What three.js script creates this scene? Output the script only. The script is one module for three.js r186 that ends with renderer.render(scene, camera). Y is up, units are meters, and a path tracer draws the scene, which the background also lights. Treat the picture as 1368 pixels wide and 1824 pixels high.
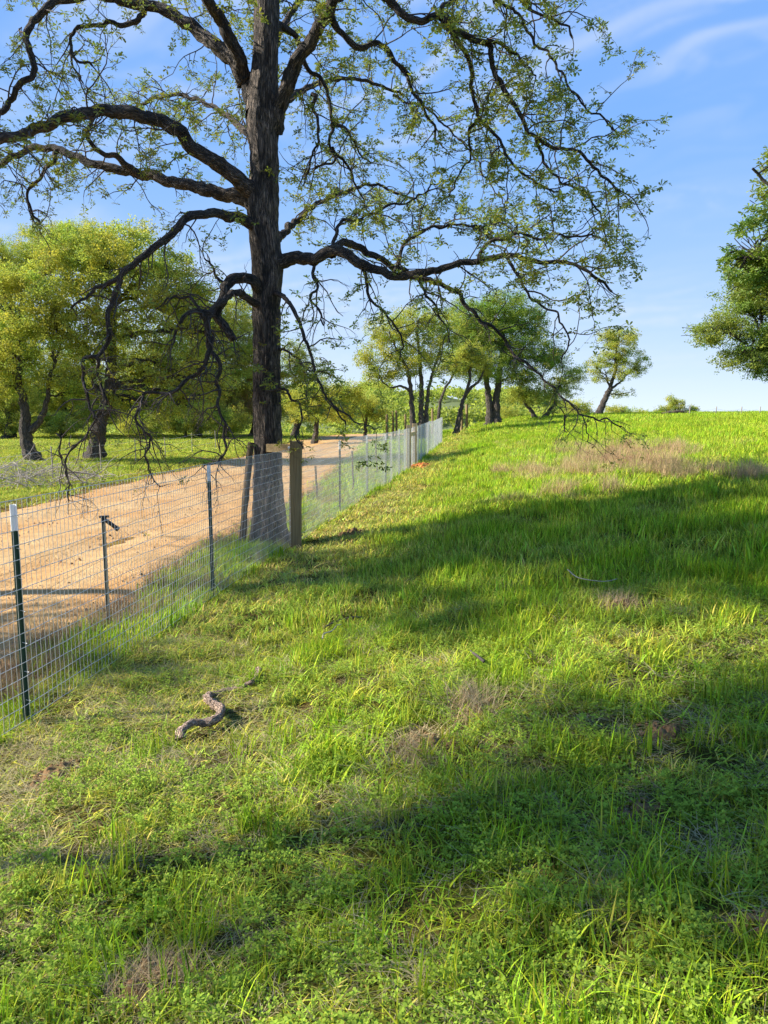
import * as THREE from 'three';
import { createNoise2D, createNoise3D } from 'simplex-noise';

// ---------------------------------------------------------------- camera, sky, sun, exposure
const EYE = 2.09, PITCH = 7.6 * Math.PI / 180, FOCAL = 1327;      // focal length in pixels of a 1368 x 1824 frame
const scene = new THREE.Scene();
const camera = new THREE.PerspectiveCamera(2 * Math.atan(912 / FOCAL) * 180 / Math.PI, 0.75, 0.05, 2000);
camera.position.set(0, EYE, 0);
camera.rotation.set(-PITCH, 0, 0);
const renderer = new THREE.WebGLRenderer({ antialias: true });
renderer.toneMapping = THREE.LinearToneMapping;
renderer.toneMappingExposure = 2.35;
renderer.shadowMap.enabled = true;

const SUN_EL = 33 * Math.PI / 180, SUN_AZ = 4 * Math.PI / 180;    // the sun stands to the left, a little beyond the square
const sunDir = new THREE.Vector3(-Math.cos(SUN_EL) * Math.cos(SUN_AZ), Math.sin(SUN_EL), -Math.cos(SUN_EL) * Math.sin(SUN_AZ));
const sun = new THREE.DirectionalLight(new THREE.Color().setRGB(1, 0.93, 0.82), 5);
sun.name = 'sun';
sun.position.copy(sunDir).multiplyScalar(120).add(new THREE.Vector3(0, 0, -20));
sun.target.position.set(0, 0, -20);
sun.castShadow = true; sun.shadow.radius = 1.1;
sun.shadow.mapSize.set(4096, 4096);
Object.assign(sun.shadow.camera, { left: -70, right: 70, top: 70, bottom: -70, near: 1, far: 300 });
scene.add(sun, sun.target);

function rng(seed) { let a = seed | 0; return () => { a = (a + 0x6d2b79f5) | 0; let t = Math.imul(a ^ (a >>> 15), 1 | a); t = (t + Math.imul(t ^ (t >>> 7), 61 | t)) ^ t; return ((t ^ (t >>> 14)) >>> 0) / 4294967296; }; }
const n2 = createNoise2D(rng(11)), n2b = createNoise2D(rng(23)), n3 = createNoise3D(rng(37));
const fbm = (x, y, o = 4, n = n2) => { let s = 0, a = 0.5; for (let i = 0; i < o; i++) { s += a * n(x, y); x = x * 2.03 + 7.1; y = y * 2.03 - 3.7; a *= 0.5; } return s; };
const clamp = (x, a = 0, b = 1) => Math.min(b, Math.max(a, x)), mix = (a, b, t) => a + (b - a) * t;
const sst = (x, a, b) => { const t = clamp((x - a) / (b - a)); return t * t * (3 - 2 * t); };

{ // clear spring sky with thin cirrus
  const W = 2048, H = 1024, data = new Float32Array(W * H * 4);
  const zen = [0.05, 0.245, 0.80], mid = [0.145, 0.46, 1.02], low = [0.80, 0.93, 1.05];
  for (let j = 0; j < H; j++) {
    const el = ((j + 0.5) / H - 0.5) * Math.PI, y = Math.sin(el), c = Math.cos(el);
    for (let i = 0; i < W; i++) {
      const az = ((i + 0.5) / W - 0.5) * 2 * Math.PI, x = Math.cos(az) * c, z = Math.sin(az) * c, k = (j * W + i) * 4;
      const e = Math.max(0, y), a = Math.exp(-e / 0.19), b = 1 - Math.exp(-e / 0.55);
      const cosS = clamp(x * sunDir.x + y * sunDir.y + z * sunDir.z, -1, 1), glow = 0.55 * Math.pow(Math.max(0, cosS), 24) + 0.10 * Math.pow(Math.max(0, cosS), 4);
      let cir = 0;
      if (y > 0.015) {
        const px = x / (y + 0.06), pz = z / (y + 0.06), s = px * 0.89 + pz * 0.45, t = px * -0.45 + pz * 0.89;
        const w = fbm(s * 0.5 + 3, t * 0.5, 3, n2b);
        const st = fbm(s * 0.9 + w * 1.5, t * 4.2 + w * 2.2, 6), cover = sst(fbm(px * 0.33 + 5.2, pz * 0.33 + 1.4, 4, n2b), -0.32, 0.45);
        cir = sst(st, -0.35, 0.7) * (0.12 + 0.88 * cover) * sst(y, 0.015, 0.12) * 0.36 + 0.07 * cover;
      }
      for (let q = 0; q < 3; q++) {
        let v = mix(mix(mid[q], zen[q], b), low[q], a);
        v = mix(v, [0.80, 0.86, 0.95][q], cir) + glow * [1, 0.95, 0.85][q];
        data[k + q] = v * 0.46;
      }
      data[k + 3] = 1;
    }
  }
  const t = new THREE.DataTexture(data, W, H, THREE.RGBAFormat, THREE.FloatType);
  t.mapping = THREE.EquirectangularReflectionMapping; t.magFilter = THREE.LinearFilter; t.needsUpdate = true;
  scene.background = t; scene.environment = t;
}

// ---------------------------------------------------------------- helpers
const V = (x, y, z) => new THREE.Vector3(x, y, z);
const UPV = V(0, Math.cos(PITCH), -Math.sin(PITCH)), FWD = V(0, -Math.sin(PITCH), -Math.cos(PITCH));
const ray = (x, y) => FWD.clone().addScaledVector(UPV, (912 - y) / FOCAL).add(V((x - 684) / FOCAL, 0, 0));
const at = (x, y, depth) => { const r = ray(x, y); return r.multiplyScalar(depth / -r.z).add(V(0, EYE, 0)); };   // the point seen at a photo pixel, that many metres ahead
const pxm = (w, depth) => w * depth / FOCAL;

const fenceX = (d) => -3.09 + 0.1475 * d;
const roadR = (d) => { const p = [[-30, -4.4], [0, -3.35], [7.2, -3.0], [10.5, -2.95], [13.5, -2.6], [19, -1.9], [30, -1.6], [50, -0.8], [62, 0.8], [72, 5.5], [80, 18]]; return poly(p, d) + 0.13 * n2(d * 0.55, 3) + 0.07 * n2(d * 1.7, 9); };
const roadL = (d) => { const p = [[-30, -9.6], [0, -8.7], [16, -8.2], [24, -7.8], [35, -6.9], [55, -6.5], [66, -6.0], [74, -3.5], [80, 2]]; return poly(p, d) + 0.16 * n2(d * 0.5, 31) + 0.08 * n2(d * 1.6, 19); };
function poly(p, d) { if (d <= p[0][0]) return p[0][1]; for (let i = 1; i < p.length; i++) if (d <= p[i][0]) return mix(p[i - 1][1], p[i][1], (d - p[i - 1][0]) / (p[i][0] - p[i - 1][0])); return p[p.length - 1][1]; }
const roadIn = (X, d) => (d < -30 || d > 80) ? -9 : Math.min(X - roadL(d), roadR(d) - X);   // > 0 on the road
const PROF = [[-40, 0.0], [0, 0], [1.2, 0.10], [3.1, 0.42], [6, 0.80], [9, 1.14], [13, 1.5], [18, 1.8], [26, 1.98], [40, 2.0], [200, 2.0]];
function groundY(X, d) {
  const u = X - fenceX(d);
  let h = (poly(PROF, u - 0.6) + poly(PROF, u) + poly(PROF, u + 0.6)) / 3;
  const rise = 0.74 * sst(d, 26, 72) * sst(u, -3, 5) + 0.2 * sst(d, 26, 46) * (1 - sst(Math.abs(u), 1, 8));
  h += rise;
  const cap = 2.0; if (h > cap - 0.4) h = cap - 0.4 + 0.4 * (1 - Math.exp(-(h - cap + 0.4) / 0.4));
  h -= 0.045 * Math.max(0, d - 74);                                                          // beyond the brow the land falls away
  if (d > 74) h = Math.max(h, -12);
  const r = roadIn(X, d), near = 1 - sst(Math.hypot(X, d), 25, 90);
  const rough = (0.055 * n2(X * 0.42, d * 0.42) + 0.028 * n2(X * 1.3 + 4, d * 1.3) * near + 0.016 * n2b(X * 3.7, d * 3.7) * near);
  return h + rough * sst(-r, 0.15, 1.4) + 0.06 * n2(X * 0.05, d * 0.05) * sst(-r, 0.5, 6) - 0.06 * sst(r, -0.8, 0.1);
}
const onGround = (X, d) => V(X, groundY(X, d), -d);
function gp(x, y) {                                                                           // where the ray of a photo pixel meets the ground
  const r = ray(x, y); let t = 1;
  for (let i = 0; i < 6000; i++, t += 0.02 + t * 0.0008) { const X = r.x * t, d = -r.z * t, h = EYE + r.y * t; if (h < groundY(X, d)) return onGround(X, d); }
  return onGround(r.x * 70, 70);
}
const taken = new Map();
function numbered(n) { const k = taken.get(n) ?? 0; taken.set(n, k + 1); return k ? n + '_' + String(k).padStart(3, '0') : n; }
function tag(o, label, category, group, kind) { if (label) o.userData.label = label; if (category) o.userData.category = category; if (group) o.userData.group = group; if (kind) o.userData.kind = kind; return o; }
function thing(name, pos, label, category, group) { const g = new THREE.Group(); g.name = numbered(name); g.position.copy(pos); scene.add(g); return tag(g, label, category, group); }
function shadow(o) { o.castShadow = true; o.receiveShadow = true; return o; }

class Buf {                                                                                   // collects tubes and faces into one geometry
  constructor() { this.p = []; this.n = []; this.uv = []; this.c = []; this.i = []; this.colored = false; }
  tube(pts, rad, sides = 5, opt = {}) {
    const N = pts.length, base = this.p.length / 3, t = V(0, 0, 0), a = V(0, 0, 0), b = V(0, 0, 0), w = V(0, 0, 0);
    let len = 0;
    t.subVectors(pts[1], pts[0]).normalize();
    a.set(Math.abs(t.y) > 0.9 ? 1 : 0, Math.abs(t.y) > 0.9 ? 0 : 1, 0).cross(t).normalize();
    for (let k = 0; k < N; k++) {
      t.subVectors(pts[Math.min(N - 1, k + 1)], pts[Math.max(0, k - 1)]).normalize();
      a.addScaledVector(t, -a.dot(t)).normalize(); b.crossVectors(t, a);
      if (k) len += pts[k].distanceTo(pts[k - 1]);
      for (let s = 0; s <= sides; s++) {
        const th = 2 * Math.PI * (s % sides) / sides; w.copy(a).multiplyScalar(Math.cos(th)).addScaledVector(b, Math.sin(th));
        let r = rad[k]; if (opt.warp) r *= opt.warp(pts[k], w, th, len, k);
        this.p.push(pts[k].x + w.x * r, pts[k].y + w.y * r, pts[k].z + w.z * r); this.n.push(w.x, w.y, w.z);
        this.uv.push(s / sides * Math.max(1, Math.round(2 * Math.PI * rad[0] / 1.1)), len * (opt.vs ?? 0.75));
        if (opt.color) { this.colored = true; const c = opt.color(pts[k], w, len); this.c.push(c[0], c[1], c[2]); }
      }
      if (k) for (let s = 0; s < sides; s++) { const q = base + (k - 1) * (sides + 1) + s, z = q + sides + 1; this.i.push(q, q + 1, z, q + 1, z + 1, z); }
    }
    if (opt.cap !== false) {
      const last = base + (N - 1) * (sides + 1), tip = this.p.length / 3; this.p.push(pts[N - 1].x, pts[N - 1].y, pts[N - 1].z); this.n.push(t.x, t.y, t.z); this.uv.push(0, len);
      if (opt.color) { const c = opt.color(pts[N - 1], t, len); this.c.push(c[0], c[1], c[2]); }
      for (let s = 0; s < sides; s++) this.i.push(last + s, last + s + 1, tip);
    }
    return this;
  }
  quad(A, B, C, D, c) { const k = this.p.length / 3, n = V(0, 0, 0).subVectors(B, A).cross(V(0, 0, 0).subVectors(D, A)).normalize(); for (const P of [A, B, C, D]) { this.p.push(P.x, P.y, P.z); this.n.push(n.x, n.y, n.z); this.uv.push(0, 0); if (c) { this.c.push(...c); this.colored = true; } } this.i.push(k, k + 1, k + 2, k, k + 2, k + 3); }
  tri(A, B, C, c) { const k = this.p.length / 3, n = V(0, 0, 0).subVectors(B, A).cross(V(0, 0, 0).subVectors(C, A)).normalize(); for (const P of [A, B, C]) { this.p.push(P.x, P.y, P.z); this.n.push(n.x, n.y, n.z); this.uv.push(0, 0); if (c) { this.c.push(...c); this.colored = true; } } this.i.push(k, k + 1, k + 2); }
  box(x0, x1, y0, y1, z0, z1, ch = 0) { const g = new THREE.BoxGeometry(x1 - x0, y1 - y0, z1 - z0); g.translate((x0 + x1) / 2, (y0 + y1) / 2, (z0 + z1) / 2); return this.add(g); }
  add(g) { const k = this.p.length / 3, P = g.attributes; for (const x of P.position.array) this.p.push(x); for (const x of P.normal.array) this.n.push(x); for (const x of P.uv.array) this.uv.push(x); if (g.index) for (const x of g.index.array) this.i.push(x + k); else for (let q = 0; q < P.position.count; q++) this.i.push(k + q); return this; }
  geo(warped = false) {
    const g = new THREE.BufferGeometry();
    g.setAttribute('position', new THREE.Float32BufferAttribute(this.p, 3)); g.setAttribute('normal', new THREE.Float32BufferAttribute(this.n, 3)); g.setAttribute('uv', new THREE.Float32BufferAttribute(this.uv, 2));
    if (this.colored) g.setAttribute('color', new THREE.Float32BufferAttribute(this.c, 3));
    g.setIndex(this.i); if (warped) g.computeVertexNormals();
    return g;
  }
  mesh(name, mat, parent, warped) { const m = shadow(new THREE.Mesh(this.geo(warped), mat)); m.name = parent === scene ? numbered(name) : name; parent.add(m); return m; }
}
function smooth(pts, step, r = null, jit = 0) {                                               // resampled Catmull-Rom line with a knotty wander
  const c = new THREE.CatmullRomCurve3(pts, false, 'centripetal'), n = Math.max(2, Math.ceil(c.getLength() / step)), out = c.getSpacedPoints(n);
  if (jit) for (let i = 1; i < out.length - 1; i++) { const p = out[i]; if (jit > 0.02) { const f = 5.5, g = jit * 0.5; p.x += g * n3(p.x * f + 3, p.y * f, p.z * f); p.y += g * n3(p.x * f, p.y * f + 3, p.z * f); p.z += g * n3(p.x * f, p.y * f, p.z * f + 3); } p.x += jit * n3(p.x * 2.3, p.y * 2.3, p.z * 2.3); p.y += jit * n3(p.x * 2.3 + 9, p.y * 2.3, p.z * 2.3); p.z += jit * n3(p.x * 2.3, p.y * 2.3 + 9, p.z * 2.3); }
  return out;
}
function canvasNoise(size, fn, srgb = true) {
  const d = new Uint8Array(size * size * 4);
  for (let j = 0; j < size; j++) for (let i = 0; i < size; i++) { const c = fn(i / size, j / size), k = (j * size + i) * 4; d[k] = clamp(c[0]) * 255; d[k + 1] = clamp(c[1]) * 255; d[k + 2] = clamp(c[2]) * 255; d[k + 3] = 255; }
  const t = new THREE.DataTexture(d, size, size); t.wrapS = t.wrapT = THREE.RepeatWrapping; t.magFilter = THREE.LinearFilter; t.minFilter = THREE.LinearMipmapLinearFilter; if (srgb) t.colorSpace = THREE.SRGBColorSpace; t.needsUpdate = true; return t;
}
const tn3 = createNoise3D(rng(51));
const tile = (u, v, fu, fv, s = 0) => { const a = 2 * Math.PI * u, b = 2 * Math.PI * v, R = fu / (2 * Math.PI), Q = fv / (2 * Math.PI); return tn3(Math.cos(a) * R + s, Math.sin(a) * R + 0.7 * Math.cos(b) * Q, Math.sin(b) * Q - s) ; };

// ---------------------------------------------------------------- materials
const M = {};
{
  const std = (name, o) => { const m = new THREE.MeshPhysicalMaterial({ roughness: 0.9, specularIntensity: o.roughness === 1 ? 0.12 : 1, ...o }); m.name = name; return M[name] = m; };
  const phys = (name, o) => { const m = new THREE.MeshPhysicalMaterial({ roughness: 0.9, side: THREE.DoubleSide, ...o }); m.name = name; return M[name] = m; };
  const lin = (r, g, b) => new THREE.Color().setRGB(r, g, b);
  const barkF = (u, v) => { const w = 0.25 * tile(u, v, 3, 4, 5); const f = Math.abs(tile(u + w * 0.05, v, 26, 5, 1)) * 0.65 + Math.abs(tile(u, v, 44, 12, 8)) * 0.35; const cr = Math.abs(tile(u, v, 16, 22, 3)); return clamp(f * 1.5 - 0.25 * (cr < 0.09 ? 1 : 0)); };
  const barkMap = canvasNoise(512, (u, v) => { const h = barkF(u, v), s = 0.5 + 0.5 * tile(u, v, 5, 6, 2), k = 0.16 + 0.52 * h + 0.10 * s; return [k * 1.02, k * 0.95, k * 0.88]; });
  const barkBump = canvasNoise(512, (u, v) => { const h = barkF(u, v); return [h, h, h]; }, false);
  std('bark', { map: barkMap, bumpMap: barkBump, bumpScale: 0.11, roughness: 0.95, vertexColors: true, color: lin(0.68, 0.63, 0.58) });
  std('farBark', { map: barkMap, bumpMap: barkBump, bumpScale: 0.03, roughness: 0.95, color: lin(0.55, 0.52, 0.48) });
  std('deadWood', { map: barkMap, bumpMap: barkBump, bumpScale: 0.02, roughness: 1, color: lin(2.6, 2.2, 1.9) });
  std('twig', { color: lin(0.070, 0.055, 0.045), roughness: 0.95 });
  std('deadTwig', { color: lin(0.36, 0.31, 0.26), roughness: 0.95 });
  phys('oakLeaf', { color: lin(1, 1, 1), transmission: 0.5, roughness: 0.75, specularIntensity: 0.5, vertexColors: true });
  phys('farLeaf', { color: lin(1, 1, 1), transmission: 0.54, roughness: 0.85, specularIntensity: 0.3, vertexColors: true });
  phys('grass', { color: lin(1, 1, 1), transmission: 0.34, roughness: 0.85, specularIntensity: 0.12, vertexColors: true });
  phys('straw', { color: lin(1, 1, 1), transmission: 0.25, roughness: 0.9, specularIntensity: 0.2, vertexColors: true });
  const soilF = (u, v) => 0.5 + 0.3 * tile(u, v, 9, 9, 1) + 0.2 * tile(u, v, 40, 40, 4) + 0.18 * tile(u, v, 110, 110, 6);
  const thatch = canvasNoise(1024, (u, v) => { const s = soilF(u, v), a = tile(u, v, 70, 180, 9), b = tile(u, v, 180, 70, 12), g = sst(tile(u, v, 14, 14, 3) + 0.4 * tile(u, v, 60, 60, 7), -0.4, 0.5); const st = Math.max(sst(a, 0.45, 0.8), sst(b, 0.5, 0.85)); let c = [mix(0.40, 0.44, g) * (0.7 + 0.5 * s), mix(0.33, 0.42, g) * (0.7 + 0.5 * s), mix(0.22, 0.20, g) * (0.7 + 0.5 * s)]; return [mix(c[0], 0.66, st * 0.6), mix(c[1], 0.60, st * 0.6), mix(c[2], 0.40, st * 0.6)]; });
  const thatchB = canvasNoise(1024, (u, v) => { const s = soilF(u, v) * 0.6 + 0.4 * Math.abs(tile(u, v, 90, 150, 9)); return [s, s, s]; }, false);
  std('ground', { map: thatch, bumpMap: thatchB, bumpScale: 0.02, roughness: 1, vertexColors: true });
  const roadF = (u, v) => 0.5 + 0.22 * tile(u, v, 6, 6, 2) + 0.22 * tile(u, v, 34, 34, 5) + 0.2 * tile(u, v, 120, 120, 8);
  std('road', { map: canvasNoise(1024, (u, v) => { const s = roadF(u, v), p = tile(u, v, 150, 150, 14) > 0.62 ? 0.1 : 0; return [0.62 + 0.16 * s + p, 0.52 + 0.15 * s + p, 0.39 + 0.13 * s + p]; }), bumpMap: canvasNoise(1024, (u, v) => { const s = roadF(u, v); return [s, s, s]; }, false), bumpScale: 0.018, roughness: 1, vertexColors: true });
  const gal = canvasNoise(256, (u, v) => { const s = 0.62 + 0.08 * tile(u, v, 8, 8, 2) + 0.06 * tile(u, v, 40, 40, 3); return [s, s * 1.01, s * 1.02]; });
  std('wire', { color: lin(0.62, 0.63, 0.64), metalness: 0.5, roughness: 0.42 });
  std('oldWire', { color: lin(0.16, 0.12, 0.10), metalness: 0.4, roughness: 0.7 });
  std('greenPaint', { color: lin(0.012, 0.045, 0.030), roughness: 0.5 });
  std('whitePaint', { color: lin(0.74, 0.75, 0.75), roughness: 0.55 });
  std('oldSteel', { color: lin(0.085, 0.095, 0.075), roughness: 0.75, metalness: 0.2 });
  std('blackPlastic', { color: lin(0.015, 0.015, 0.017), roughness: 0.5 });
  const woodF = (u, v) => { const w = tile(u, v, 2, 2, 1); return 0.5 + 0.3 * tile(u + w * 0.03, v, 28, 3, 4) + 0.2 * tile(u, v, 90, 8, 6); };
  const wood = canvasNoise(512, (u, v) => { const s = woodF(u, v); return [0.52 + 0.2 * s, 0.44 + 0.2 * s, 0.31 + 0.17 * s]; });
  const woodB = canvasNoise(512, (u, v) => { const s = woodF(u, v); return [s, s, s]; }, false);
  std('postWood', { map: wood, bumpMap: woodB, bumpScale: 0.006, color: lin(0.74, 0.72, 0.66) });
  std('paleWood', { map: wood, bumpMap: woodB, bumpScale: 0.006, color: lin(1.5, 1.52, 1.55) });
  std('oldWood', { map: wood, bumpMap: woodB, bumpScale: 0.012, color: lin(0.26, 0.25, 0.26) });
  std('soil', { map: canvasNoise(256, (u, v) => { const s = soilF(u, v); return [0.36 + 0.2 * s, 0.28 + 0.17 * s, 0.19 + 0.13 * s]; }), roughness: 1 });
  std('redSoil', { map: canvasNoise(256, (u, v) => { const s = soilF(u, v); return [0.62 + 0.2 * s, 0.36 + 0.16 * s, 0.20 + 0.1 * s]; }), roughness: 1 });
  std('stone', { color: lin(0.42, 0.30, 0.19), roughness: 1 });
  std('hillGreen', { color: lin(0.13, 0.16, 0.07), roughness: 1 });
}

// ---------------------------------------------------------------- ground and road
{
  const axis = (lo, hi, fine, grow, c) => { const out = [c]; let s = fine, x = c; while (x < hi) { x += s; s = Math.min(s * grow, 14); out.push(x); } s = fine; x = c; while (x > lo) { x -= s; s = Math.min(s * grow, 14); out.unshift(x); } return out; };
  const xs = axis(-420, 420, 0.11, 1.017, -1), ds = axis(-60, 520, 0.10, 1.015, 4), nx = xs.length, nd = ds.length;
  const p = [], uv = [], col = [], idx = [];
  for (let j = 0; j < nd; j++) for (let i = 0; i < nx; i++) {
    const X = xs[i], d = ds[j];
    p.push(X, groundY(X, d), -d); uv.push(X / 2.6, d / 2.6);
    const a = fbm(X * 0.25, d * 0.25, 3), u = X - fenceX(d), far = sst(d, 18, 60);
    const g = clamp(0.5 + 0.7 * a + 0.35 * far + 0.25 * sst(u, 2, 6));
    let c = [mix(0.55, 0.42, g), mix(0.50, 0.60, g), mix(0.42, 0.26, g)];
    const v = sst(-roadIn(X, d), 1.1, 0.1); c = [mix(c[0], 1.25, v), mix(c[1], 0.96, v), mix(c[2], 0.72, v)];
    col.push(...c);
    if (i && j) { const q = j * nx + i; idx.push(q, q - 1, q - nx - 1, q, q - nx - 1, q - nx); }
  }
  const g = new THREE.BufferGeometry();
  g.setAttribute('position', new THREE.Float32BufferAttribute(p, 3)); g.setAttribute('uv', new THREE.Float32BufferAttribute(uv, 2)); g.setAttribute('color', new THREE.Float32BufferAttribute(col, 3));
  g.setIndex(idx); g.computeVertexNormals();
  if (g.attributes.normal.getY(Math.floor(nx * nd / 2)) < 0) { for (let k = 0; k < idx.length; k += 3) [idx[k], idx[k + 1]] = [idx[k + 1], idx[k]]; g.setIndex(idx); g.computeVertexNormals(); }
  const m = shadow(new THREE.Mesh(g, M.ground)); m.name = 'ground'; scene.add(tag(m, 'pasture ground of soil and thatch under the grass', 'ground', null, 'structure'));

  const rp = [], ru = [], rc = [], ri = [], NW = 40; let k = 0;
  for (let d = -28; d < 79.5; d += 0.12 + Math.max(0, d) * 0.006, k++) for (let i = 0; i <= NW; i++) {
    const L = roadL(d) - 0.10, R = roadR(d) + 0.10, t = i / NW, X = mix(L, R, t), W = R - L;
    const rut = -0.05 * (Math.exp(-(((t - 0.27) * W) ** 2) / 0.12) + Math.exp(-(((t - 0.68) * W) ** 2) / 0.12)) * (0.7 + 0.5 * n2(d * 0.3, 5));
    const edge = sst(Math.min(t, 1 - t) * W, 0, 0.25);
    rp.push(X, mix(groundY(X, d) - 0.03, groundY(X, d) + 0.05 + rut + 0.01 * n2(X * 2.2, d * 2.2), edge), -d); ru.push(X / 2.3, d / 2.3);
    const a = fbm(X * 0.5 + 8, d * 0.3, 3), red = clamp(0.45 + 0.9 * a + 0.4 * sst(t, 0.82, 1) + 0.3 * sst(t, 0.14, 0));
    rc.push(mix(1.06, 1.00, red), mix(1.01, 0.78, red), mix(0.86, 0.52, red));
    if (i && k) { const q = k * (NW + 1) + i; ri.push(q, q - NW - 1, q - NW - 2, q, q - NW - 2, q - 1); }
  }
  const rg = new THREE.BufferGeometry();
  rg.setAttribute('position', new THREE.Float32BufferAttribute(rp, 3)); rg.setAttribute('uv', new THREE.Float32BufferAttribute(ru, 2)); rg.setAttribute('color', new THREE.Float32BufferAttribute(rc, 3));
  rg.setIndex(ri); rg.computeVertexNormals();
  if (rg.attributes.normal.getY(500) < 0) { for (let q = 0; q < ri.length; q += 3) [ri[q], ri[q + 1]] = [ri[q + 1], ri[q]]; rg.setIndex(ri); rg.computeVertexNormals(); }
  const road = shadow(new THREE.Mesh(rg, M.road)); road.name = 'dirt_road'; scene.add(tag(road, 'reddish tan dirt road running beside the wire fence', 'road', null, 'structure'));

  const R = rng(5), sg = new THREE.DodecahedronGeometry(1, 0), N = 5200, im = shadow(new THREE.InstancedMesh(sg, M.stone, N)), mt = new THREE.Matrix4(), e = new THREE.Euler(), q = new THREE.Quaternion(), col2 = new THREE.Color();
  for (let i = 0; i < N; i++) {
    const d = 4 + 34 * R() ** 1.7, L = roadL(d), W = roadR(d) - L, side = R(), X = side < 0.3 ? roadR(d) - 0.5 * R() * R() : side < 0.5 ? L + 0.6 * R() * R() : L + W * R(), s = 0.006 + 0.016 * R() ** 3;
    mt.compose(V(X, groundY(X, d) + 0.045, -d), q.setFromEuler(e.set(R() * 6, R() * 6, R() * 6)), V(s * (1 + R()), s * (0.6 + 0.4 * R()), s)); im.setMatrixAt(i, mt);
    const b = 0.7 + 0.6 * R(); im.setColorAt(i, col2.setRGB(b, b * (0.85 + 0.2 * R()), b * 0.85));
  }
  im.name = 'gravel'; scene.add(tag(im, 'small loose stones scattered on the dirt road', 'gravel', null, 'stuff'));
}

// ---------------------------------------------------------------- far wooded hill
function leafCluster(seed, n, rad, size, flat = 0.8, tones = null) {                          // a spray of small leaves round a point
  const R = rng(seed), b = new Buf();
  for (let i = 0; i < n; i++) {
    const dir = V(R() * 2 - 1, (R() * 2 - 1) * flat, R() * 2 - 1).normalize(), c = dir.clone().multiplyScalar(rad * (0.25 + 0.75 * R()));
    const nrm = V(R() * 2 - 1, R() * 1.4, R() * 2 - 1).normalize(), t = dir.clone().addScaledVector(nrm, -dir.dot(nrm)).normalize(), w = nrm.clone().cross(t), s = size * (0.7 + 0.6 * R()), k = 0.8 + 0.4 * R(), y = R();
    const col = tones ? tones(R) : [k * (0.95 + 0.2 * y), k, k * (0.9 - 0.3 * y)];
    const A = c.clone().addScaledVector(t, -s * 0.5), C = c.clone().addScaledVector(t, s * 0.5), B = c.clone().addScaledVector(w, s * 0.3).addScaledVector(nrm, s * 0.08), D = c.clone().addScaledVector(w, -s * 0.3).addScaledVector(nrm, s * 0.08);
    b.tri(A, B, C, col); b.tri(A, C, D, col);
  }
  return b.geo();
}
function sprayGeo(seed) {                                                                     // one rosette of young oak leaves, lobed and folded
  const R = rng(seed), b = new Buf(), n = 5 + Math.floor(R() * 3);
  for (let i = 0; i < n; i++) {
    const az = 2 * Math.PI * (i + 0.6 * R()) / n, el = -0.5 + 1.2 * R(), t = V(Math.cos(az) * Math.cos(el), Math.sin(el), Math.sin(az) * Math.cos(el)), roll = (R() - 0.5) * 1.8;
    let w = V(-Math.sin(az), 0, Math.cos(az)); const up0 = w.clone().cross(t).negate(); w = w.multiplyScalar(Math.cos(roll)).addScaledVector(up0, Math.sin(roll)); const up = w.clone().cross(t).normalize();
    const L = 0.055 + 0.035 * R(), k = 0.82 + 0.36 * R(), y = R(), col = [k * (0.9 + 0.3 * y), k, k * (1 - 0.35 * y)];
    const P = (s, side, bend) => t.clone().multiplyScalar(0.012 + L * s).addScaledVector(w, side * L).addScaledVector(up, -bend * L);
    const prof = [[0, 0.03], [0.22, 0.13], [0.36, 0.10], [0.52, 0.23], [0.66, 0.15], [0.82, 0.21], [1, 0.02]], curl = 0.3 * (R() - 0.3);
    for (let j = 0; j < prof.length - 1; j++) for (const s of [-1, 1]) {
      const [a, wa] = prof[j], [c, wc] = prof[j + 1];
      const A = P(a, 0, curl * a * a), B = P(a, s * wa, curl * a * a - wa * 0.35), C = P(c, s * wc, curl * c * c - wc * 0.35), D = P(c, 0, curl * c * c);
      if (s > 0) b.quad(A, B, C, D, col); else b.quad(A, D, C, B, col);
    }
  }
  return b.geo();
}
const SPRAYS = [1, 2, 3, 4, 5].map((s) => sprayGeo(s * 77));
const CLUSTERS = [1, 2, 3, 4].map((s) => leafCluster(s * 31, 22, 0.26, 0.085, 0.75));
const COARSE = [1, 2].map((s) => leafCluster(s * 53, 26, 0.9, 0.42, 0.7));
const mtx = new THREE.Matrix4(), eul = new THREE.Euler(), quat = new THREE.Quaternion(), vs = V(0, 0, 0), tmpc = new THREE.Color();
function foliage(name, geos, mat, spots, parent, colour, R, smin, smax) {                     // spots: Vector3[]; several instanced meshes of leaf sprays
  const per = geos.map(() => []); spots.forEach((s, i) => per[i % geos.length].push(s));
  const holder = geos.length > 1 ? new THREE.Group() : null; if (holder) { holder.name = name; parent.add(holder); holder.userData.kind = 'stuff'; }
  per.forEach((list, k) => {
    if (!list.length) return;
    const im = shadow(new THREE.InstancedMesh(geos[k], mat, list.length)); im.name = holder ? 'leaves' : name; im.userData.kind = 'stuff';
    list.forEach((s, i) => { const z = mix(smin, smax, R()); mtx.compose(s, quat.setFromEuler(eul.set((R() - 0.5) * 1.2, R() * 6.283, (R() - 0.5) * 1.2)), vs.set(z, z, z)); im.setMatrixAt(i, mtx); im.setColorAt(i, colour(s, R, tmpc)); });
    (holder ?? parent).add(im);
  });
}
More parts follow.
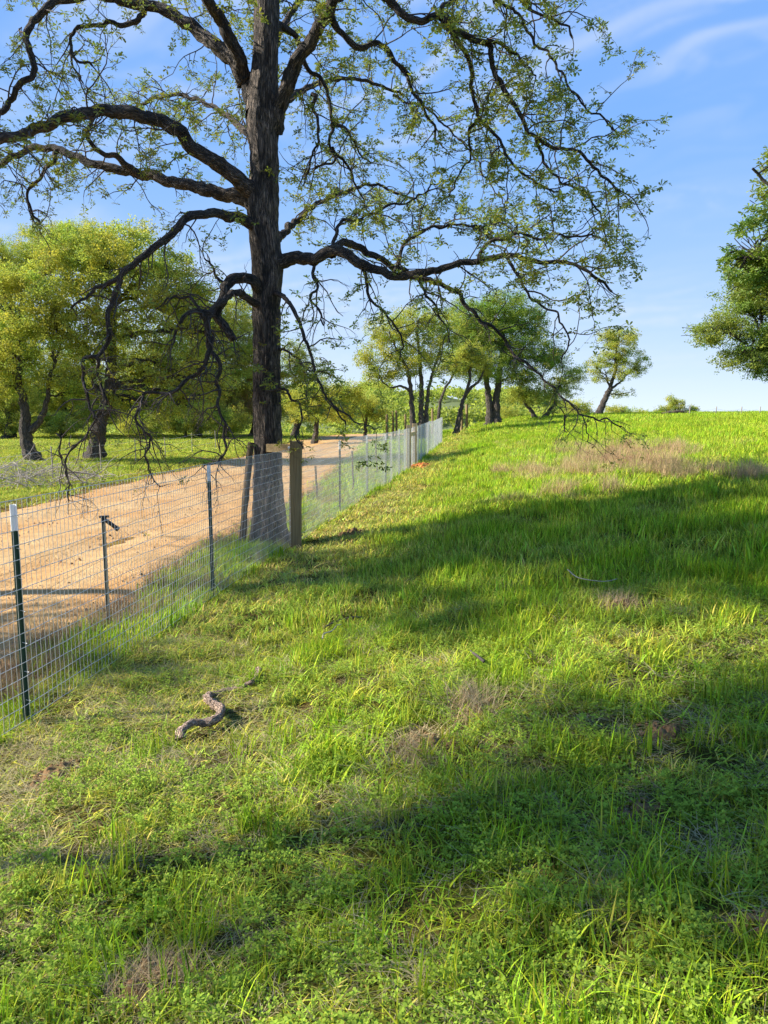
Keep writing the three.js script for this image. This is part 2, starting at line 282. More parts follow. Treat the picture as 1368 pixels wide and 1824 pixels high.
{
  const b = new Buf(), R = rng(91), hx = (X) => 7.5 + 4 * n2(X * 0.012, 2) + 2.5 * n2(X * 0.04, 8);
  const hill = (X, d) => -8 + (hx(X) + 8) * sst(d, 150, 300) * (1 - sst(X, 30 + (d - 200) * 0.2, 78 + (d - 200) * 0.2));
  const g = new THREE.PlaneGeometry(700, 240, 90, 24); g.rotateX(-Math.PI / 2); g.translate(40, 0, -270);
  const P = g.attributes.position; for (let i = 0; i < P.count; i++) P.setY(i, hill(P.getX(i), -P.getZ(i)) + 0.6 * n2(P.getX(i) * 0.07, P.getZ(i) * 0.07)); g.computeVertexNormals();
  const m = shadow(new THREE.Mesh(g, M.hillGreen)); m.name = 'hill'; scene.add(tag(m, 'low green hillside far beyond the pasture', 'hill', null, 'structure'));
  const spots = []; for (let i = 0; i < 6500; i++) { const X = -150 + 250 * R(), d = 165 + 140 * R(); if (X > 48 + (d - 200) * 0.3 || n2(X * 0.03, d * 0.03) < -0.35) continue; spots.push(V(X, hill(X, d) + 0.8 + 2.6 * R(), -d)); }
  const wood = new THREE.Group(); wood.name = 'far_woodland'; scene.add(tag(wood, 'grey green woodland covering the far hillside', 'woodland', null, 'stuff'));
  foliage('canopy', COARSE, M.farLeaf, spots, wood, (s, R, c) => { const k = 0.7 + 0.5 * R(); return c.setRGB(0.39 * k, 0.48 * k, 0.085 * k); }, R, 1.3, 3.0);
}

// ---------------------------------------------------------------- the large oak
const barkColor = (p, w, len) => { const qx = p.x + w.x * 0.25, qz = p.z + w.z * 0.25, m = sst(n3(qx * 4.1, p.y * 1.5, qz * 4.1) + 0.6 * n3(qx * 13, p.y * 7, qz * 13), 0.1, 0.6), k = 1 + 0.22 * n3(p.x * 1.1, p.y * 0.8, p.z * 1.1); return [k * mix(1, 0.30, m), k * mix(1, 0.29, m), k * mix(1, 0.28, m)]; };
const knot = (p, w, th, len) => 1 + 0.12 * n3(p.x * 3 + w.x * 0.8, p.y * 3 + w.y * 0.8, p.z * 3 + w.z * 0.8) + 0.07 * n3(p.x * 8 + w.x * 0.9, p.y * 8 + w.y * 0.9, p.z * 8 + w.z * 0.9) + 0.07 * n3(p.x * 19 + w.x * 2, p.y * 19 + w.y * 2, p.z * 19 + w.z * 2);
const D0 = 11.9;
const oakSpots = [];
function rand3(R) { return V(R() * 2 - 1, R() * 2 - 1, R() * 2 - 1); }
function twigs(buf, spots, start, dir, len, rad, level, R, o) {                               // a crooked twig with side twigs and leaf rosettes
  const n = Math.max(3, Math.round(len / (level ? 0.07 : 0.11))), pts = [start.clone()], rs = [rad], d = dir.clone().normalize(), step = len / n; let p = start.clone();
  for (let i = 1; i <= n; i++) { d.addScaledVector(rand3(R), o.wild ?? 0.34); d.y -= (o.droop ?? 0.05); d.normalize(); p = p.clone().addScaledVector(d, step); pts.push(p); rs.push(rad * (1 - 0.62 * i / n)); }
  buf.tube(pts, rs, level ? 3 : 4, { cap: level === 0 });
  const leafy = o.leafy(p);
  if (level < 2) {
    for (let i = 2; i <= n; i++) if (R() < (level ? o.split1 ?? 0.42 : o.split ?? 0.62)) { const nd = rand3(R).addScaledVector(d, 0.9); nd.y -= (o.droop ?? 0.05) * 3; twigs(buf, spots, pts[i], nd, (level ? 0.14 : 0.26) * (0.6 + 0.9 * R()), rs[i] * 0.75, level + 1, R, o); }
  }
  if (level > 0) { for (let i = 1; i <= n; i++) if (R() < leafy * (i === n ? 1 : level === 2 ? 0.38 : 0.30)) spots.push(pts[i].clone().addScaledVector(rand3(R), 0.015)); }
  else if (R() < leafy) spots.push(p.clone());
}
{
  const R = rng(404), O = at(479, 985, D0); O.y = groundY(O.x, D0) - 0.03;
  const oak = thing('oak_tree', O, 'big dark oak with drooping limbs behind the wire fence', 'tree');
  const loc = (x, y, dz = 0) => at(x, y, D0 + dz).sub(O);
  const twigBuf = new Buf();
  // trunk
  const tr = [[480, 1000, 94], [480, 968, 82], [479, 935, 72], [478, 880, 62], [477, 800, 57], [475, 700, 56], [475, 600, 54], [475, 530, 56], [477, 480, 60], [470, 410, 60], [468, 360, 62], [470, 310, 56], [470, 260, 55], [467, 205, 64], [468, 165, 56], [472, 110, 48], [474, 50, 48], [476, -60, 42], [470, -200, 32], [480, -330, 20], [474, -430, 9]];
  const c = smooth(tr.map(([x, y]) => loc(x, y, y < 0 ? 0.0008 * -y : 0)), 0.05), N = c.length - 1;
  const rad = c.map((_, i) => { const t = i / N * (tr.length - 1); let best = 0; /* radius by height */ const y = c[i].y; for (let k = 1; k < tr.length; k++) { const a = loc(tr[k - 1][0], tr[k - 1][1]).y, b = loc(tr[k][0], tr[k][1]).y; if (y <= b || k === tr.length - 1) { best = mix(tr[k - 1][2], tr[k][2], clamp((y - a) / (b - a))); break; } } return pxm(best * 0.86, D0) / 2; });
  const tb = new Buf();
  tb.tube(c, rad, 44, { warp: (p, w, th, len) => { const fl = Math.exp(-Math.max(0, p.y) / 0.28); return 1 + 0.05 * n3(p.x + w.x * 1.6, p.y * 1.1, p.z + w.z * 1.6) + fl * 0.24 * (0.3 + n2(w.x * 2.1 + 7, w.z * 2.1)) + 0.06 * n2b(th * 7 / Math.PI * 2 + 0.8 * n2(th * 2, p.y * 1.4), p.y * 2.6) * (1 - 0.5 * fl); }, color: barkColor });
  tb.mesh('trunk', M.bark, oak, true);
  // limbs traced one by one: [x, y, metres behind (+) or before (-) the trunk]; width at the start and at the end in photo pixels; leafiness
  const L = [
    { p: [[462, 350, 0], [425, 322, -0.2], [400, 300, -0.35], [350, 265, -0.6], [300, 225, -0.9], [250, 205, -1.1], [190, 196, -1.3], [130, 207, -1.5], [60, 232, -1.7], [0, 246, -1.9], [-70, 262, -2.1], [-160, 240, -2.3]], w: [44, 12], f: 0.55 },
    { p: [[462, 372, 0], [430, 352, 0.1], [400, 345, 0.2], [340, 332, 0.4], [280, 316, 0.6], [200, 300, 0.9], [150, 286, 1.0], [100, 264, 1.2], [50, 266, 1.4], [0, 292, 1.6], [-80, 320, 1.8]], w: [40, 9], f: 0.55 },
    { p: [[245, 308, 0.7], [205, 280, 0.5], [168, 262, 0.4], [155, 232, 0.3], [170, 205, 0.3]], w: [18, 6], f: 0.5 },
    { p: [[105, 266, 1.2], [85, 300, 1.0], [65, 325, 0.9], [52, 345, 0.8], [58, 375, 0.8], [72, 400, 0.8]], w: [13, 4], f: 0.4 },
    { p: [[465, 408, 0], [440, 395, -0.2], [412, 385, -0.4], [370, 382, -0.8], [335, 391, -1.1], [300, 425, -1.3], [250, 460, -1.5], [218, 488, -1.6], [205, 530, -1.6], [194, 572, -1.7], [189, 610, -1.7], [166, 636, -1.8], [148, 640, -1.9], [150, 690, -1.9], [161, 716, -1.9], [168, 745, -2]], w: [30, 4], f: 0.2 },
    { p: [[218, 490, -1.6], [170, 515, -1.6], [145, 535, -1.7], [130, 550, -1.7]], w: [12, 3], f: 0.2 },
    { p: [[172, 634, -1.8], [176, 665, -1.7], [180, 700, -1.7], [190, 722, -1.7], [160, 762, -1.8], [130, 800, -1.9], [118, 832, -2], [124, 862, -2], [123, 892, -2]], w: [8, 2.2], f: 0.0 },
    { p: [[100, 772, -1.9], [110, 806, -1.9], [119, 834, -2]], w: [3, 3], f: 0 },
    { p: [[470, 520, 0], [448, 503, -0.3], [428, 496, -0.4], [405, 506, -0.6], [399, 532, -0.7], [388, 562, -0.8], [398, 580, -0.8], [416, 606, -0.8]], w: [30, 15], f: 0.05 },
    { p: [[470, 548, 0], [448, 535, -0.3], [425, 524, -0.6], [400, 536, -0.9], [378, 556, -1.0], [366, 584, -1.1], [372, 618, -1.1], [390, 648, -1.2], [385, 690, -1.2], [394, 728, -1.3], [402, 770, -1.3], [401, 802, -1.3], [388, 822, -1.4], [362, 832, -1.4]], w: [22, 3], f: 0.05 },
    { p: [[384, 560, -1.0], [355, 552, -1.1], [332, 560, -1.2], [315, 590, -1.3], [306, 618, -1.3]], w: [17, 3], f: 0.05 },
    { p: [[376, 600, -1.1], [366, 650, -1.2], [322, 688, -1.3], [288, 705, -1.4], [264, 704, -1.4], [242, 735, -1.5], [245, 757, -1.5], [266, 775, -1.5], [269, 800, -1.5], [268, 826, -1.5], [278, 850, -1.5], [290, 866, -1.5]], w: [12, 2.4], f: 0.02 },
    { p: [[400, 505, -0.6], [388, 490, -0.6], [380, 470, -0.6], [364, 460, -0.6]], w: [9, 3], f: 0.5 },
    { p: [[366, 575, -1.1], [340, 530, -1.2], [310, 525, -1.2], [290, 545, -1.3]], w: [9, 3], f: 0.1 },
    // forks at the top
    { p: [[462, 205, 0], [448, 165, 0.1], [432, 128, 0.2], [404, 98, 0.3], [372, 72, 0.4], [340, 45, 0.5], [300, 22, 0.6], [268, 10, 0.7], [235, 5, 0.7], [180, -20, 0.8], [90, -60, 0.9], [-20, -70, 1]], w: [46, 11], f: 0.6 },
    { p: [[440, 145, 0.2], [420, 88, -0.1], [396, 40, -0.3], [368, -5, -0.6], [320, -90, -0.9], [260, -190, -1.2], [210, -300, -1.4]], w: [40, 8], f: 0.6 },
    { p: [[268, 12, 0.7], [238, 38, 0.6], [200, 42, 0.5], [150, 50, 0.4], [126, 78, 0.4], [140, 108, 0.4], [165, 118, 0.4]], w: [15, 4], f: 0.4 },
    { p: [[126, 78, 0.4], [130, 110, 0.3], [148, 148, 0.3]], w: [7, 3], f: 0.4 },
    { p: [[235, 6, 0.7], [160, -6, 0.5], [105, 0, 0.3], [60, 38, 0.1], [48, 85, 0], [60, 120, 0], [34, 158, -0.1], [0, 205, -0.2], [-60, 240, -0.3]], w: [20, 9], f: 0.5 },
    { p: [[484, 222, 0], [500, 180, -0.1], [530, 112, -0.3], [560, 60, -0.5], [588, 15, -0.7], [625, -50, -0.9], [690, -130, -1.1], [740, -230, -1.3]], w: [44, 12], f: 0.6 },
    { p: [[478, 70, 0.1], [500, 46, 0.3], [526, 64, 0.5], [548, 112, 0.7], [580, 160, 0.9], [594, 212, 1.0], [625, 246, 1.1], [645, 275, 1.1], [660, 292, 1.1]], w: [18, 3], f: 0.55 },
    { p: [[592, 262, 1.0], [612, 285, 1.1], [632, 330, 1.2], [650, 372, 1.3]], w: [8, 3], f: 0.6 },
    { p: [[556, 168, 0.7], [566, 218, 0.6], [562, 265, 0.6], [550, 302, 0.6], [540, 332, 0.6]], w: [10, 3], f: 0.6 },
    { p: [[594, 212, 1.0], [590, 262, 0.9], [600, 285, 0.9], [560, 300, 0.8]], w: [9, 4], f: 0.5 },
    { p: [[580, 26, -0.6], [602, 52, -0.5], [634, 80, -0.4], [660, 78, -0.3], [684, 84, -0.2], [720, 135, -0.1], [745, 176, 0], [765, 216, 0.1], [782, 255, 0.2]], w: [16, 4], f: 0.75 },
    { p: [[600, -8, -0.8], [640, -38, -0.9], [690, 0, -1.0], [716, 26, -1.0], [745, 36, -1.0], [785, 30, -1.0], [815, 55, -1.0], [868, 78, -1.0], [876, 112, -1.0], [900, 160, -1.0], [920, 200, -1.0], [955, 245, -1.0], [1010, 265, -1.0], [1045, 285, -1.0], [1075, 312, -1.0], [1100, 345, -1.0]], w: [24, 4], f: 0.85 },
    { p: [[786, 32, -1.0], [835, 100, -0.7], [845, 165, -0.5], [855, 210, -0.4], [885, 245, -0.4], [905, 280, -0.4], [935, 310, -0.4], [965, 332, -0.4], [1000, 345, -0.4]], w: [13, 3], f: 0.85 },
    { p: [[860, 75, -1], [910, 90, -1.3], [940, 118, -1.4], [955, 135, -1.5]], w: [9, 3], f: 0.85 },
    { p: [[700, -5, -1], [800, -60, -1.2], [905, -5, -1.4], [965, 25, -1.5], [1008, 45, -1.5], [1020, 68, -1.5]], w: [13, 3], f: 0.85 },
    { p: [[855, 210, -0.4], [832, 245, -0.2], [835, 280, -0.1], [815, 310, 0], [800, 350, 0]], w: [7, 2.5], f: 0.8 },
    { p: [[955, 245, -1.0], [970, 290, -0.9], [1000, 325, -0.9], [1040, 350, -0.9], [1075, 395, -0.9], [1085, 440, -0.9]], w: [7, 2.5], f: 0.85 },
    { p: [[785, 30, -1.0], [830, -20, -0.6], [900, 10, -0.3], [940, 60, -0.2], [985, 110, -0.2], [1020, 160, -0.2], [1060, 200, -0.2], [1100, 240, -0.2]], w: [10, 3], f: 0.85 },
    // the long limb to the right and what hangs from it
    { p: [[480, 470, 0], [505, 466, 0.0], [535, 461, -0.1], [562, 462, -0.3], [590, 447, -0.4], [622, 456, -0.5], [660, 476, -0.6], [720, 491, -0.8], [780, 480, -0.9], [840, 466, -1.0], [900, 455, -1.1], [950, 462, -1.2], [1000, 470, -1.2], [1050, 484, -1.3], [1090, 520, -1.3]], w: [38, 4], f: 0.8 },
    { p: [[590, 450, -0.4], [605, 430, -0.2], [640, 440, 0], [690, 470, 0.2], [735, 488, 0.3], [800, 514, 0.4], [830, 546, 0.5], [878, 587, 0.5], [911, 627, 0.5], [948, 660, 0.4], [985, 690, 0.3], [1012, 716, 0.2], [1036, 738, 0.1], [1060, 750, 0.1], [1085, 748, 0.1], [1108, 760, 0.1]], w: [22, 2.4], f: 0.14, tw: 0.7 },
    { p: [[556, 470, -0.3], [564, 500, -0.4], [558, 532, -0.4], [566, 560, -0.4], [577, 580, -0.4]], w: [9, 3], f: 0.05 },
    { p: [[488, 520, 0], [505, 525, -0.4], [518, 548, -0.7], [536, 588, -1.0], [554, 638, -1.2], [575, 688, -1.4], [597, 724, -1.5], [616, 756, -1.5]], w: [13, 3], f: 0.75, tw: 0.75, droop: 0.02 },
    { p: [[490, 620, 0], [510, 624, -0.3], [530, 640, -0.5], [560, 662, -0.7], [590, 670, -0.8]], w: [8, 2.5], f: 0.8 },
    { p: [[488, 684, 0], [508, 698, -0.4], [530, 725, -0.7], [537, 752, -0.9], [528, 780, -1.0], [540, 800, -1.0]], w: [9, 2.5], f: 0.25, tw: 0.4, droop: 0.03 },
    { p: [[597, 724, -1.5], [620, 742, -1.6], [648, 756, -1.7], [668, 766, -1.8]], w: [5, 2], f: 0.8, tw: 0.45, droop: 0.01 },
    { p: [[640, 465, -0.5], [655, 520, -0.6], [690, 560, -0.7], [715, 600, -0.8], [712, 640, -0.8]], w: [9, 2.5], f: 0.5 },
    { p: [[735, 490, -0.8], [765, 530, -1.0], [790, 570, -1.1], [800, 610, -1.2]], w: [8, 2.5], f: 0.65 },
    { p: [[900, 456, -1.1], [925, 500, -1.2], [955, 540, -1.2], [985, 560, -1.2], [1010, 600, -1.2], [1000, 640, -1.2]], w: [8, 2.5], f: 0.8 },
    { p: [[700, 488, -0.8], [720, 440, -0.6], [755, 410, -0.5], [800, 400, -0.4], [850, 405, -0.3], [900, 395, -0.2]], w: [10, 3], f: 0.85 },
    { p: [[840, 466, -1.0], [880, 430, -1.3], [930, 420, -1.4], [980, 425, -1.5], [1030, 420, -1.5], [1080, 430, -1.5]], w: [9, 3], f: 0.85 },
    { p: [[590, 447, -0.4], [610, 400, 0], [650, 385, 0.3], [700, 365, 0.6], [750, 350, 0.8], [790, 320, 0.9]], w: [10, 3], f: 0.85 },
    { p: [[985, 690, 0.3], [1000, 740, 0.3], [1010, 770, 0.3]], w: [3, 2], f: 0 },
    { p: [[1036, 738, 0.1], [1050, 775, 0.1], [1052, 790, 0.1]], w: [3, 2], f: 0 },
    // limbs behind and towards the viewer, so that the crown is round
    { p: [[472, 250, 0], [500, 190, 1.0], [560, 150, 2.2], [640, 140, 3.4], [720, 170, 4.2]], w: [26, 6], f: 0.8 },
    { p: [[470, 300, 0], [440, 240, 1.2], [380, 190, 2.4], [300, 170, 3.4], [220, 200, 4.0]], w: [26, 6], f: 0.75 },
    { p: [[474, 120, 0], [520, 20, 1.3], [600, -60, 2.4], [700, -90, 3.2]], w: [24, 6], f: 0.75 },
    { p: [[474, 40, 0], [420, -60, 1.3], [340, -130, 2.4], [240, -160, 3.4]], w: [24, 6], f: 0.75 },
    { p: [[475, -40, 0], [520, -150, -1.2], [560, -230, -2.2], [640, -260, -3]], w: [22, 6], f: 0.75 },
    { p: [[476, -120, 0], [400, -260, -1.0], [330, -360, -1.6], [240, -400, -2]], w: [20, 5], f: 0.75 },
    { p: [[480, 440, 0], [520, 400, 1.2], [590, 350, 2.4], [670, 330, 3.4], [740, 360, 4]], w: [20, 5], f: 0.8 },
    { p: [[700, 170, 4.2], [780, 210, 4.4], [850, 290, 4.3], [900, 370, 4.2]], w: [8, 3], f: 0.85 },
    { p: [[478, -250, 0.1], [560, -330, 0.5], [660, -360, 0.9], [760, -330, 1.2]], w: [15, 4], f: 0.75 },
  ];
  for (const l of L) {
    const pts = smooth(l.p.map(([x, y, z]) => loc(x, y, z)), 0.05, null, l.w[0] > 24 ? 0.03 : l.w[0] > 12 ? 0.042 : 0.05), n = pts.length - 1, big = l.w[0] > 12;
    const rs = pts.map((_, i) => { const t = i / n, fl = l.w[0] > 20 ? 1 + 0.5 * Math.exp(-i * 0.06 / 0.12) : 1; return pxm(mix(l.w[0] * (l.w[0] > 20 ? 0.70 : 0.80), l.w[1] * 0.9, Math.pow(t, 0.6)), D0) / 2 * fl; });
    const b = new Buf(); b.tube(pts, rs, big ? 14 : 8, { warp: knot, color: barkColor, vs: 1.7 }); b.mesh('limb', M.bark, oak, true);
    const o = { wild: 0.40, droop: l.droop ?? (l.f < 0.3 ? 0.08 : 0.045), leafy: () => Math.min(1, l.f * 1.1), split: 0.74, split1: 0.56 };
    let acc = 0;
    for (let i = Math.floor(n * (big ? 0.2 : 0.1)); i <= n; i++) {
      acc += 0.05; const t = i / n, gap = mix(0.20, 0.10, t) * (l.f < 0.06 ? 0.42 : 1);
      if (acc < gap * (0.6 + 0.8 * R())) continue; acc = 0;
      const dir = rand3(R).normalize().addScaledVector(V(0, 0, 0).subVectors(pts[Math.min(n, i + 1)], pts[Math.max(0, i - 1)]).normalize(), 0.55); dir.z *= 1.25; if (l.f >= 0.3) dir.y += 0.15; else dir.y -= 0.1;
      twigs(twigBuf, oakSpots, pts[i], dir, (0.3 + 0.85 * R()) * (l.tw ?? (l.f < 0.3 ? 0.75 : 1)), Math.min(rs[i] * 0.65, 0.0125), 0, R, o);
    }
  }
  const tw = twigBuf.mesh('twigs', M.twig, oak); tw.userData.kind = 'stuff';
  foliage('crown', SPRAYS, M.oakLeaf, oakSpots, oak, (s, R, c) => { const k = 0.6 + 0.75 * R(), y = R(); return c.setRGB(0.28 * k * (0.85 + 0.3 * y), 0.34 * k, 0.055 * k * (1.2 - 0.5 * y)); }, R, 0.55, 1.0);
  console.log('oak rosettes', oakSpots.length, 'twig triangles', twigBuf.i.length / 3);
}

// ---------------------------------------------------------------- other trees
// trunks: lists of [x, y] photo pixels with widths; lobes: [x, y, rx, ry] in photo pixels at the tree's own distance, crowns are as deep as they are wide
function tree(name, label, d, trunks, lobes, o = {}) {
  const R = rng(o.seed ?? 1), [bx, by] = o.base ?? trunks[0].p[0], O = at(bx, by, d); O.y = groundY(O.x, d) - 0.05;
  const t = thing(name, O, label, 'tree', o.group ?? 'oaks round the pasture'), loc = (x, y, z = 0) => at(x, y, d + z).sub(O), wood = new Buf(), spots = [], tops = [];
  for (const k of trunks) {
    const P = k.p.map(([x, y, z]) => loc(x, y, z ?? 0)); if (k.root !== false) P[0].y = Math.min(P[0].y, 0) - 0.02;
    const pts = smooth(P, 0.15, null, 0.05), n = pts.length - 1;
    wood.tube(pts, pts.map((q, i) => pxm(mix(k.w[0], k.w[1], Math.pow(i / n, 0.8)), d) / 2 * (k.root !== false ? 1 + 0.45 * Math.exp(-q.y / 0.35) : 1)), 10, { warp: knot });
    for (let i = Math.floor(n * 0.45); i <= n; i += 2) tops.push([pts[i], pxm(mix(k.w[0], k.w[1], Math.pow(i / n, 0.8)), d) / 2]);
  }
  for (const [x, y, rx, ry, z = 0, dens = 1] of lobes) {
    const zz = z || (R() - 0.5) * pxm(rx, d) * 0.9, c = loc(x, y, zz), a = pxm(rx, d), b = pxm(ry, d), N = Math.round(a * a * b * (o.dens ?? 26) * dens * 3.4 + a * b * 130 * dens);
    // a limb from the nearest wood into the lobe, forking
    let best = tops[0], bd = 1e9; for (const q of tops) { const dd = q[0].distanceTo(c) + (q[0].y > c.y ? 1.5 : 0); if (dd < bd) { bd = dd; best = q; } }
    if (best) {
      const mid = best[0].clone().lerp(c, 0.5).add(V((R() - 0.5) * a * 0.4, b * 0.25 + (R() - 0.5) * b * 0.3, (R() - 0.5) * a * 0.4)), pts = smooth([best[0], mid, c], 0.2, null, 0.1), n = pts.length - 1, r0 = Math.min(best[1] * 0.75, 0.03 + bd * 0.022);
      wood.tube(pts, pts.map((_, i) => mix(r0, 0.02, i / n)), 6, { warp: knot });
      for (let f = 0; f < 9; f++) { const i = Math.floor(n * (0.35 + 0.65 * R())), e = c.clone().add(V((R() * 2 - 1) * a * 0.9, (R() * 2 - 1) * b * 0.85, (R() * 2 - 1) * a * 0.9)), m2 = pts[i].clone().lerp(e, 0.5).add(rand3(R).multiplyScalar(a * 0.15)), q = smooth([pts[i], m2, e], 0.22, null, 0.08); wood.tube(q, q.map((_, k) => mix(r0 * 0.4, 0.008, k / (q.length - 1))), 4); }
    }
    for (let i = 0; i < N; i++) {
      const dir = rand3(R).normalize(), rr = Math.pow(R(), 0.42) * (1 + 0.22 * n3(dir.x * 2.2 + x, dir.y * 2.2 + y, dir.z * 2.2)), q = V(c.x + dir.x * a * rr, c.y + dir.y * b * rr, c.z + dir.z * a * rr);
      const gap = n3((q.x + O.x) * 0.75, (q.y + O.y) * 1.7, (q.z + O.z) * 0.75); if (gap < (o.open ?? -0.16)) continue;
      if (q.y < -O.y * 0 + (o.floor ?? 1.2)) continue;
      spots.push(q);
    }
  }
  wood.mesh('trunk', o.bark ?? M.farBark, t, true);
  const [r, g, b] = o.leaf ?? [0.15, 0.20, 0.035];
  foliage('crown', o.geos ?? CLUSTERS, o.geos ? M.oakLeaf : M.farLeaf, spots, t, (s, R, c) => { const k = 0.72 + 0.5 * R(), y = R(), w = 1 + 0.25 * n3(s.x * 0.6, s.y * 0.6, s.z * 0.6); return c.setRGB(r * k * Math.min(w, 1.06) * (0.9 + 0.18 * y), g * k, b * k * (1.15 - 0.4 * y)); }, R, o.smin ?? 0.75, o.smax ?? 1.35);
  treeCount.push([name, spots.length]);
  return t;
}
const treeCount = [];
const OAK = [0.45, 0.49, 0.095];
// left of the road
tree('oak_tree', 'oak with a dark curved trunk standing leftmost beyond the road', 32, [
  { p: [[62, 824], [47, 785], [46, 745], [40, 712], [34, 680], [40, 640]], w: [26, 9] }, { p: [[54, 768], [72, 748], [84, 715], [86, 680], [100, 640]], w: [13, 5], root: false }],
  [[20, 640, 70, 34], [112, 600, 85, 40], [60, 575, 70, 36], [150, 545, 70, 40], [-10, 590, 60, 40], [10, 690, 50, 24], [110, 670, 60, 24], [60, 515, 80, 42], [-20, 660, 50, 26], [140, 700, 36, 14], [0, 500, 50, 34], [90, 470, 40, 24]], { seed: 11, leaf: OAK, floor: 2.0, open: -0.06, dens: 36 });
tree('oak_tree', 'oak with a straight grey trunk right of the dark curved one beyond the road', 33, [
  { p: [[168, 824], [172, 790], [178, 755], [192, 715], [198, 660], [200, 600], [205, 540]], w: [31, 9] }, { p: [[192, 715], [170, 690], [166, 650], [150, 610]], w: [14, 5], root: false }],
  [[205, 450, 80, 46], [262, 500, 80, 48], [150, 480, 70, 40], [318, 555, 80, 50], [232, 590, 85, 46], [330, 640, 75, 45], [270, 668, 75, 40], [180, 640, 50, 34], [220, 715, 50, 22], [120, 440, 66, 36], [300, 470, 50, 34], [270, 725, 55, 24], [340, 715, 60, 28], [380, 680, 40, 34], [140, 690, 40, 20], [240, 415, 44, 24], [350, 510, 40, 28], [390, 590, 40, 36], [170, 425, 40, 22]], { seed: 12, leaf: OAK, floor: 1.1, open: -0.06, dens: 36 });
tree('oak_tree', 'tall oak behind the two near trunks at the left edge', 62, [{ p: [[20, 780], [25, 740], [30, 660]], w: [15, 8] }],
  [[40, 480, 70, 46], [100, 440, 70, 40], [-10, 540, 60, 60], [20, 600, 60, 50], [150, 430, 60, 34], [-40, 470, 60, 50]], { seed: 13, leaf: OAK, floor: 3 });
tree('oak_tree', 'rounded oak close left of the big trunk across the meadow', 63, [{ p: [[352, 780], [356, 740], [362, 680]], w: [13, 7] }],
  [[380, 600, 60, 50], [402, 690, 55, 40], [345, 715, 60, 34], [430, 650, 45, 45], [360, 655, 60, 40], [415, 735, 45, 26], [300, 700, 60, 40], [250, 730, 60, 26], [330, 750, 60, 14], [190, 720, 50, 36], [425, 560, 44, 40], [450, 610, 40, 44], [340, 560, 50, 40]], { seed: 14, leaf: OAK, floor: 1.2 });
for (const [i, [x, y, d, r, lab]] of [[-60, 640, 62, 110, 'oak far left behind the meadow'], [110, 690, 66, 95, 'oak far behind the dark curved trunk'], [250, 690, 68, 90, 'oak at the back of the meadow behind the grey trunk'], [450, 690, 64, 60, 'small oak directly behind the big trunk'], [525, 685, 66, 62, 'oak seen between the big trunk and the road end'], [10, 730, 60, 70, 'low oak at the left end of the meadow']].entries())
  tree('oak_tree', lab, d, [{ p: [[x, 778], [x + 6, 740], [x, y]], w: [13, 6] }], [[x - r * 0.45, y + 10, r * 0.62, 42], [x + r * 0.4, y, r * 0.62, 46], [x, y - 40, r * 0.6, 40], [x + r * 0.1, y + 45, r * 0.8, 26]], { seed: 20 + i, leaf: i === 3 ? [0.38, 0.27, 0.13] : OAK, floor: 0.6, dens: 18 });
for (const [i, [x, y, d, rx, ry, lab]] of [[255, 748, 58, 42, 22, 'low yellow green bush at the meadow edge right of the grey trunk'], [330, 742, 60, 46, 26, 'broad yellow green bush at the meadow edge before the rounded oak'], [405, 746, 59, 40, 22, 'low bush at the meadow edge just left of the big trunk'], [110, 748, 61, 44, 20, 'low green bush behind the gap between the two near trunks']].entries())
  tree('bush', lab, d, [{ p: [[x, 782], [x + 2, y + 8], [x, y]], w: [6, 3] }], [[x - rx * 0.45, y + 4, rx * 0.65, ry], [x + rx * 0.4, y, rx * 0.7, ry * 1.1], [x, y + 14, rx, ry * 0.7]], { seed: 90 + i, leaf: OAK, floor: 0.15, dens: 30, group: 'bushes along the back of the meadow' });
// end of the road
tree('bush', 'bright green rounded bush at the far end of the dirt road', 55, [{ p: [[650, 762], [652, 745], [655, 725]], w: [7, 4] }], [[640, 722, 40, 26], [672, 735, 26, 18], [610, 735, 30, 20]], { seed: 31, leaf: OAK, floor: 0.15, dens: 40, group: 'bushes and small trees beyond the pasture' });
tree('oak_tree', 'spreading yellow green oak left of the road end', 52, [{ p: [[560, 772], [566, 740], [574, 705]], w: [11, 6] }], [[585, 705, 55, 32], [540, 715, 45, 28], [625, 700, 35, 22], [560, 740, 50, 16]], { seed: 32, leaf: OAK, floor: 0.5 });
// the group at the end of the fence
tree('oak_tree', 'many stemmed oak beside the far end of the new fence', 50, [
  { p: [[738, 756], [733, 715], [727, 665], [705, 620]], w: [13, 4] }, { p: [[748, 757], [751, 715], [748, 650], [742, 580]], w: [13, 4] }, { p: [[756, 757], [763, 700], [775, 650], [792, 600]], w: [10, 3] }, { p: [[735, 700], [715, 688], [695, 690], [680, 680]], w: [6, 2], root: false }],
  [[700, 620, 50, 34], [742, 575, 52, 34], [790, 590, 44, 36], [676, 668, 34, 24], [760, 632, 50, 30], [655, 640, 24, 30], [715, 655, 40, 22], [690, 585, 40, 26]], { seed: 41, leaf: OAK, floor: 3, open: -0.08 });
tree('oak_tree', 'slim leaning tree just right of the fence end', 56, [{ p: [[777, 760], [787, 706], [800, 680], [814, 655]], w: [8, 3] }], [[815, 645, 28, 20], [835, 625, 25, 18], [790, 660, 22, 14]], { seed: 42, leaf: OAK, floor: 2.5, open: -0.05 });
tree('oak_tree', 'leaning forked tree between the slim tree and the dense oak', 56, [{ p: [[812, 758], [821, 728], [829, 702], [836, 680], [838, 650]], w: [11, 4] }, { p: [[829, 703], [842, 688], [852, 680], [862, 660]], w: [7, 3], root: false }], [[840, 640, 34, 22], [862, 655, 26, 16], [820, 660, 24, 16]], { seed: 43, leaf: OAK, floor: 2.5 });
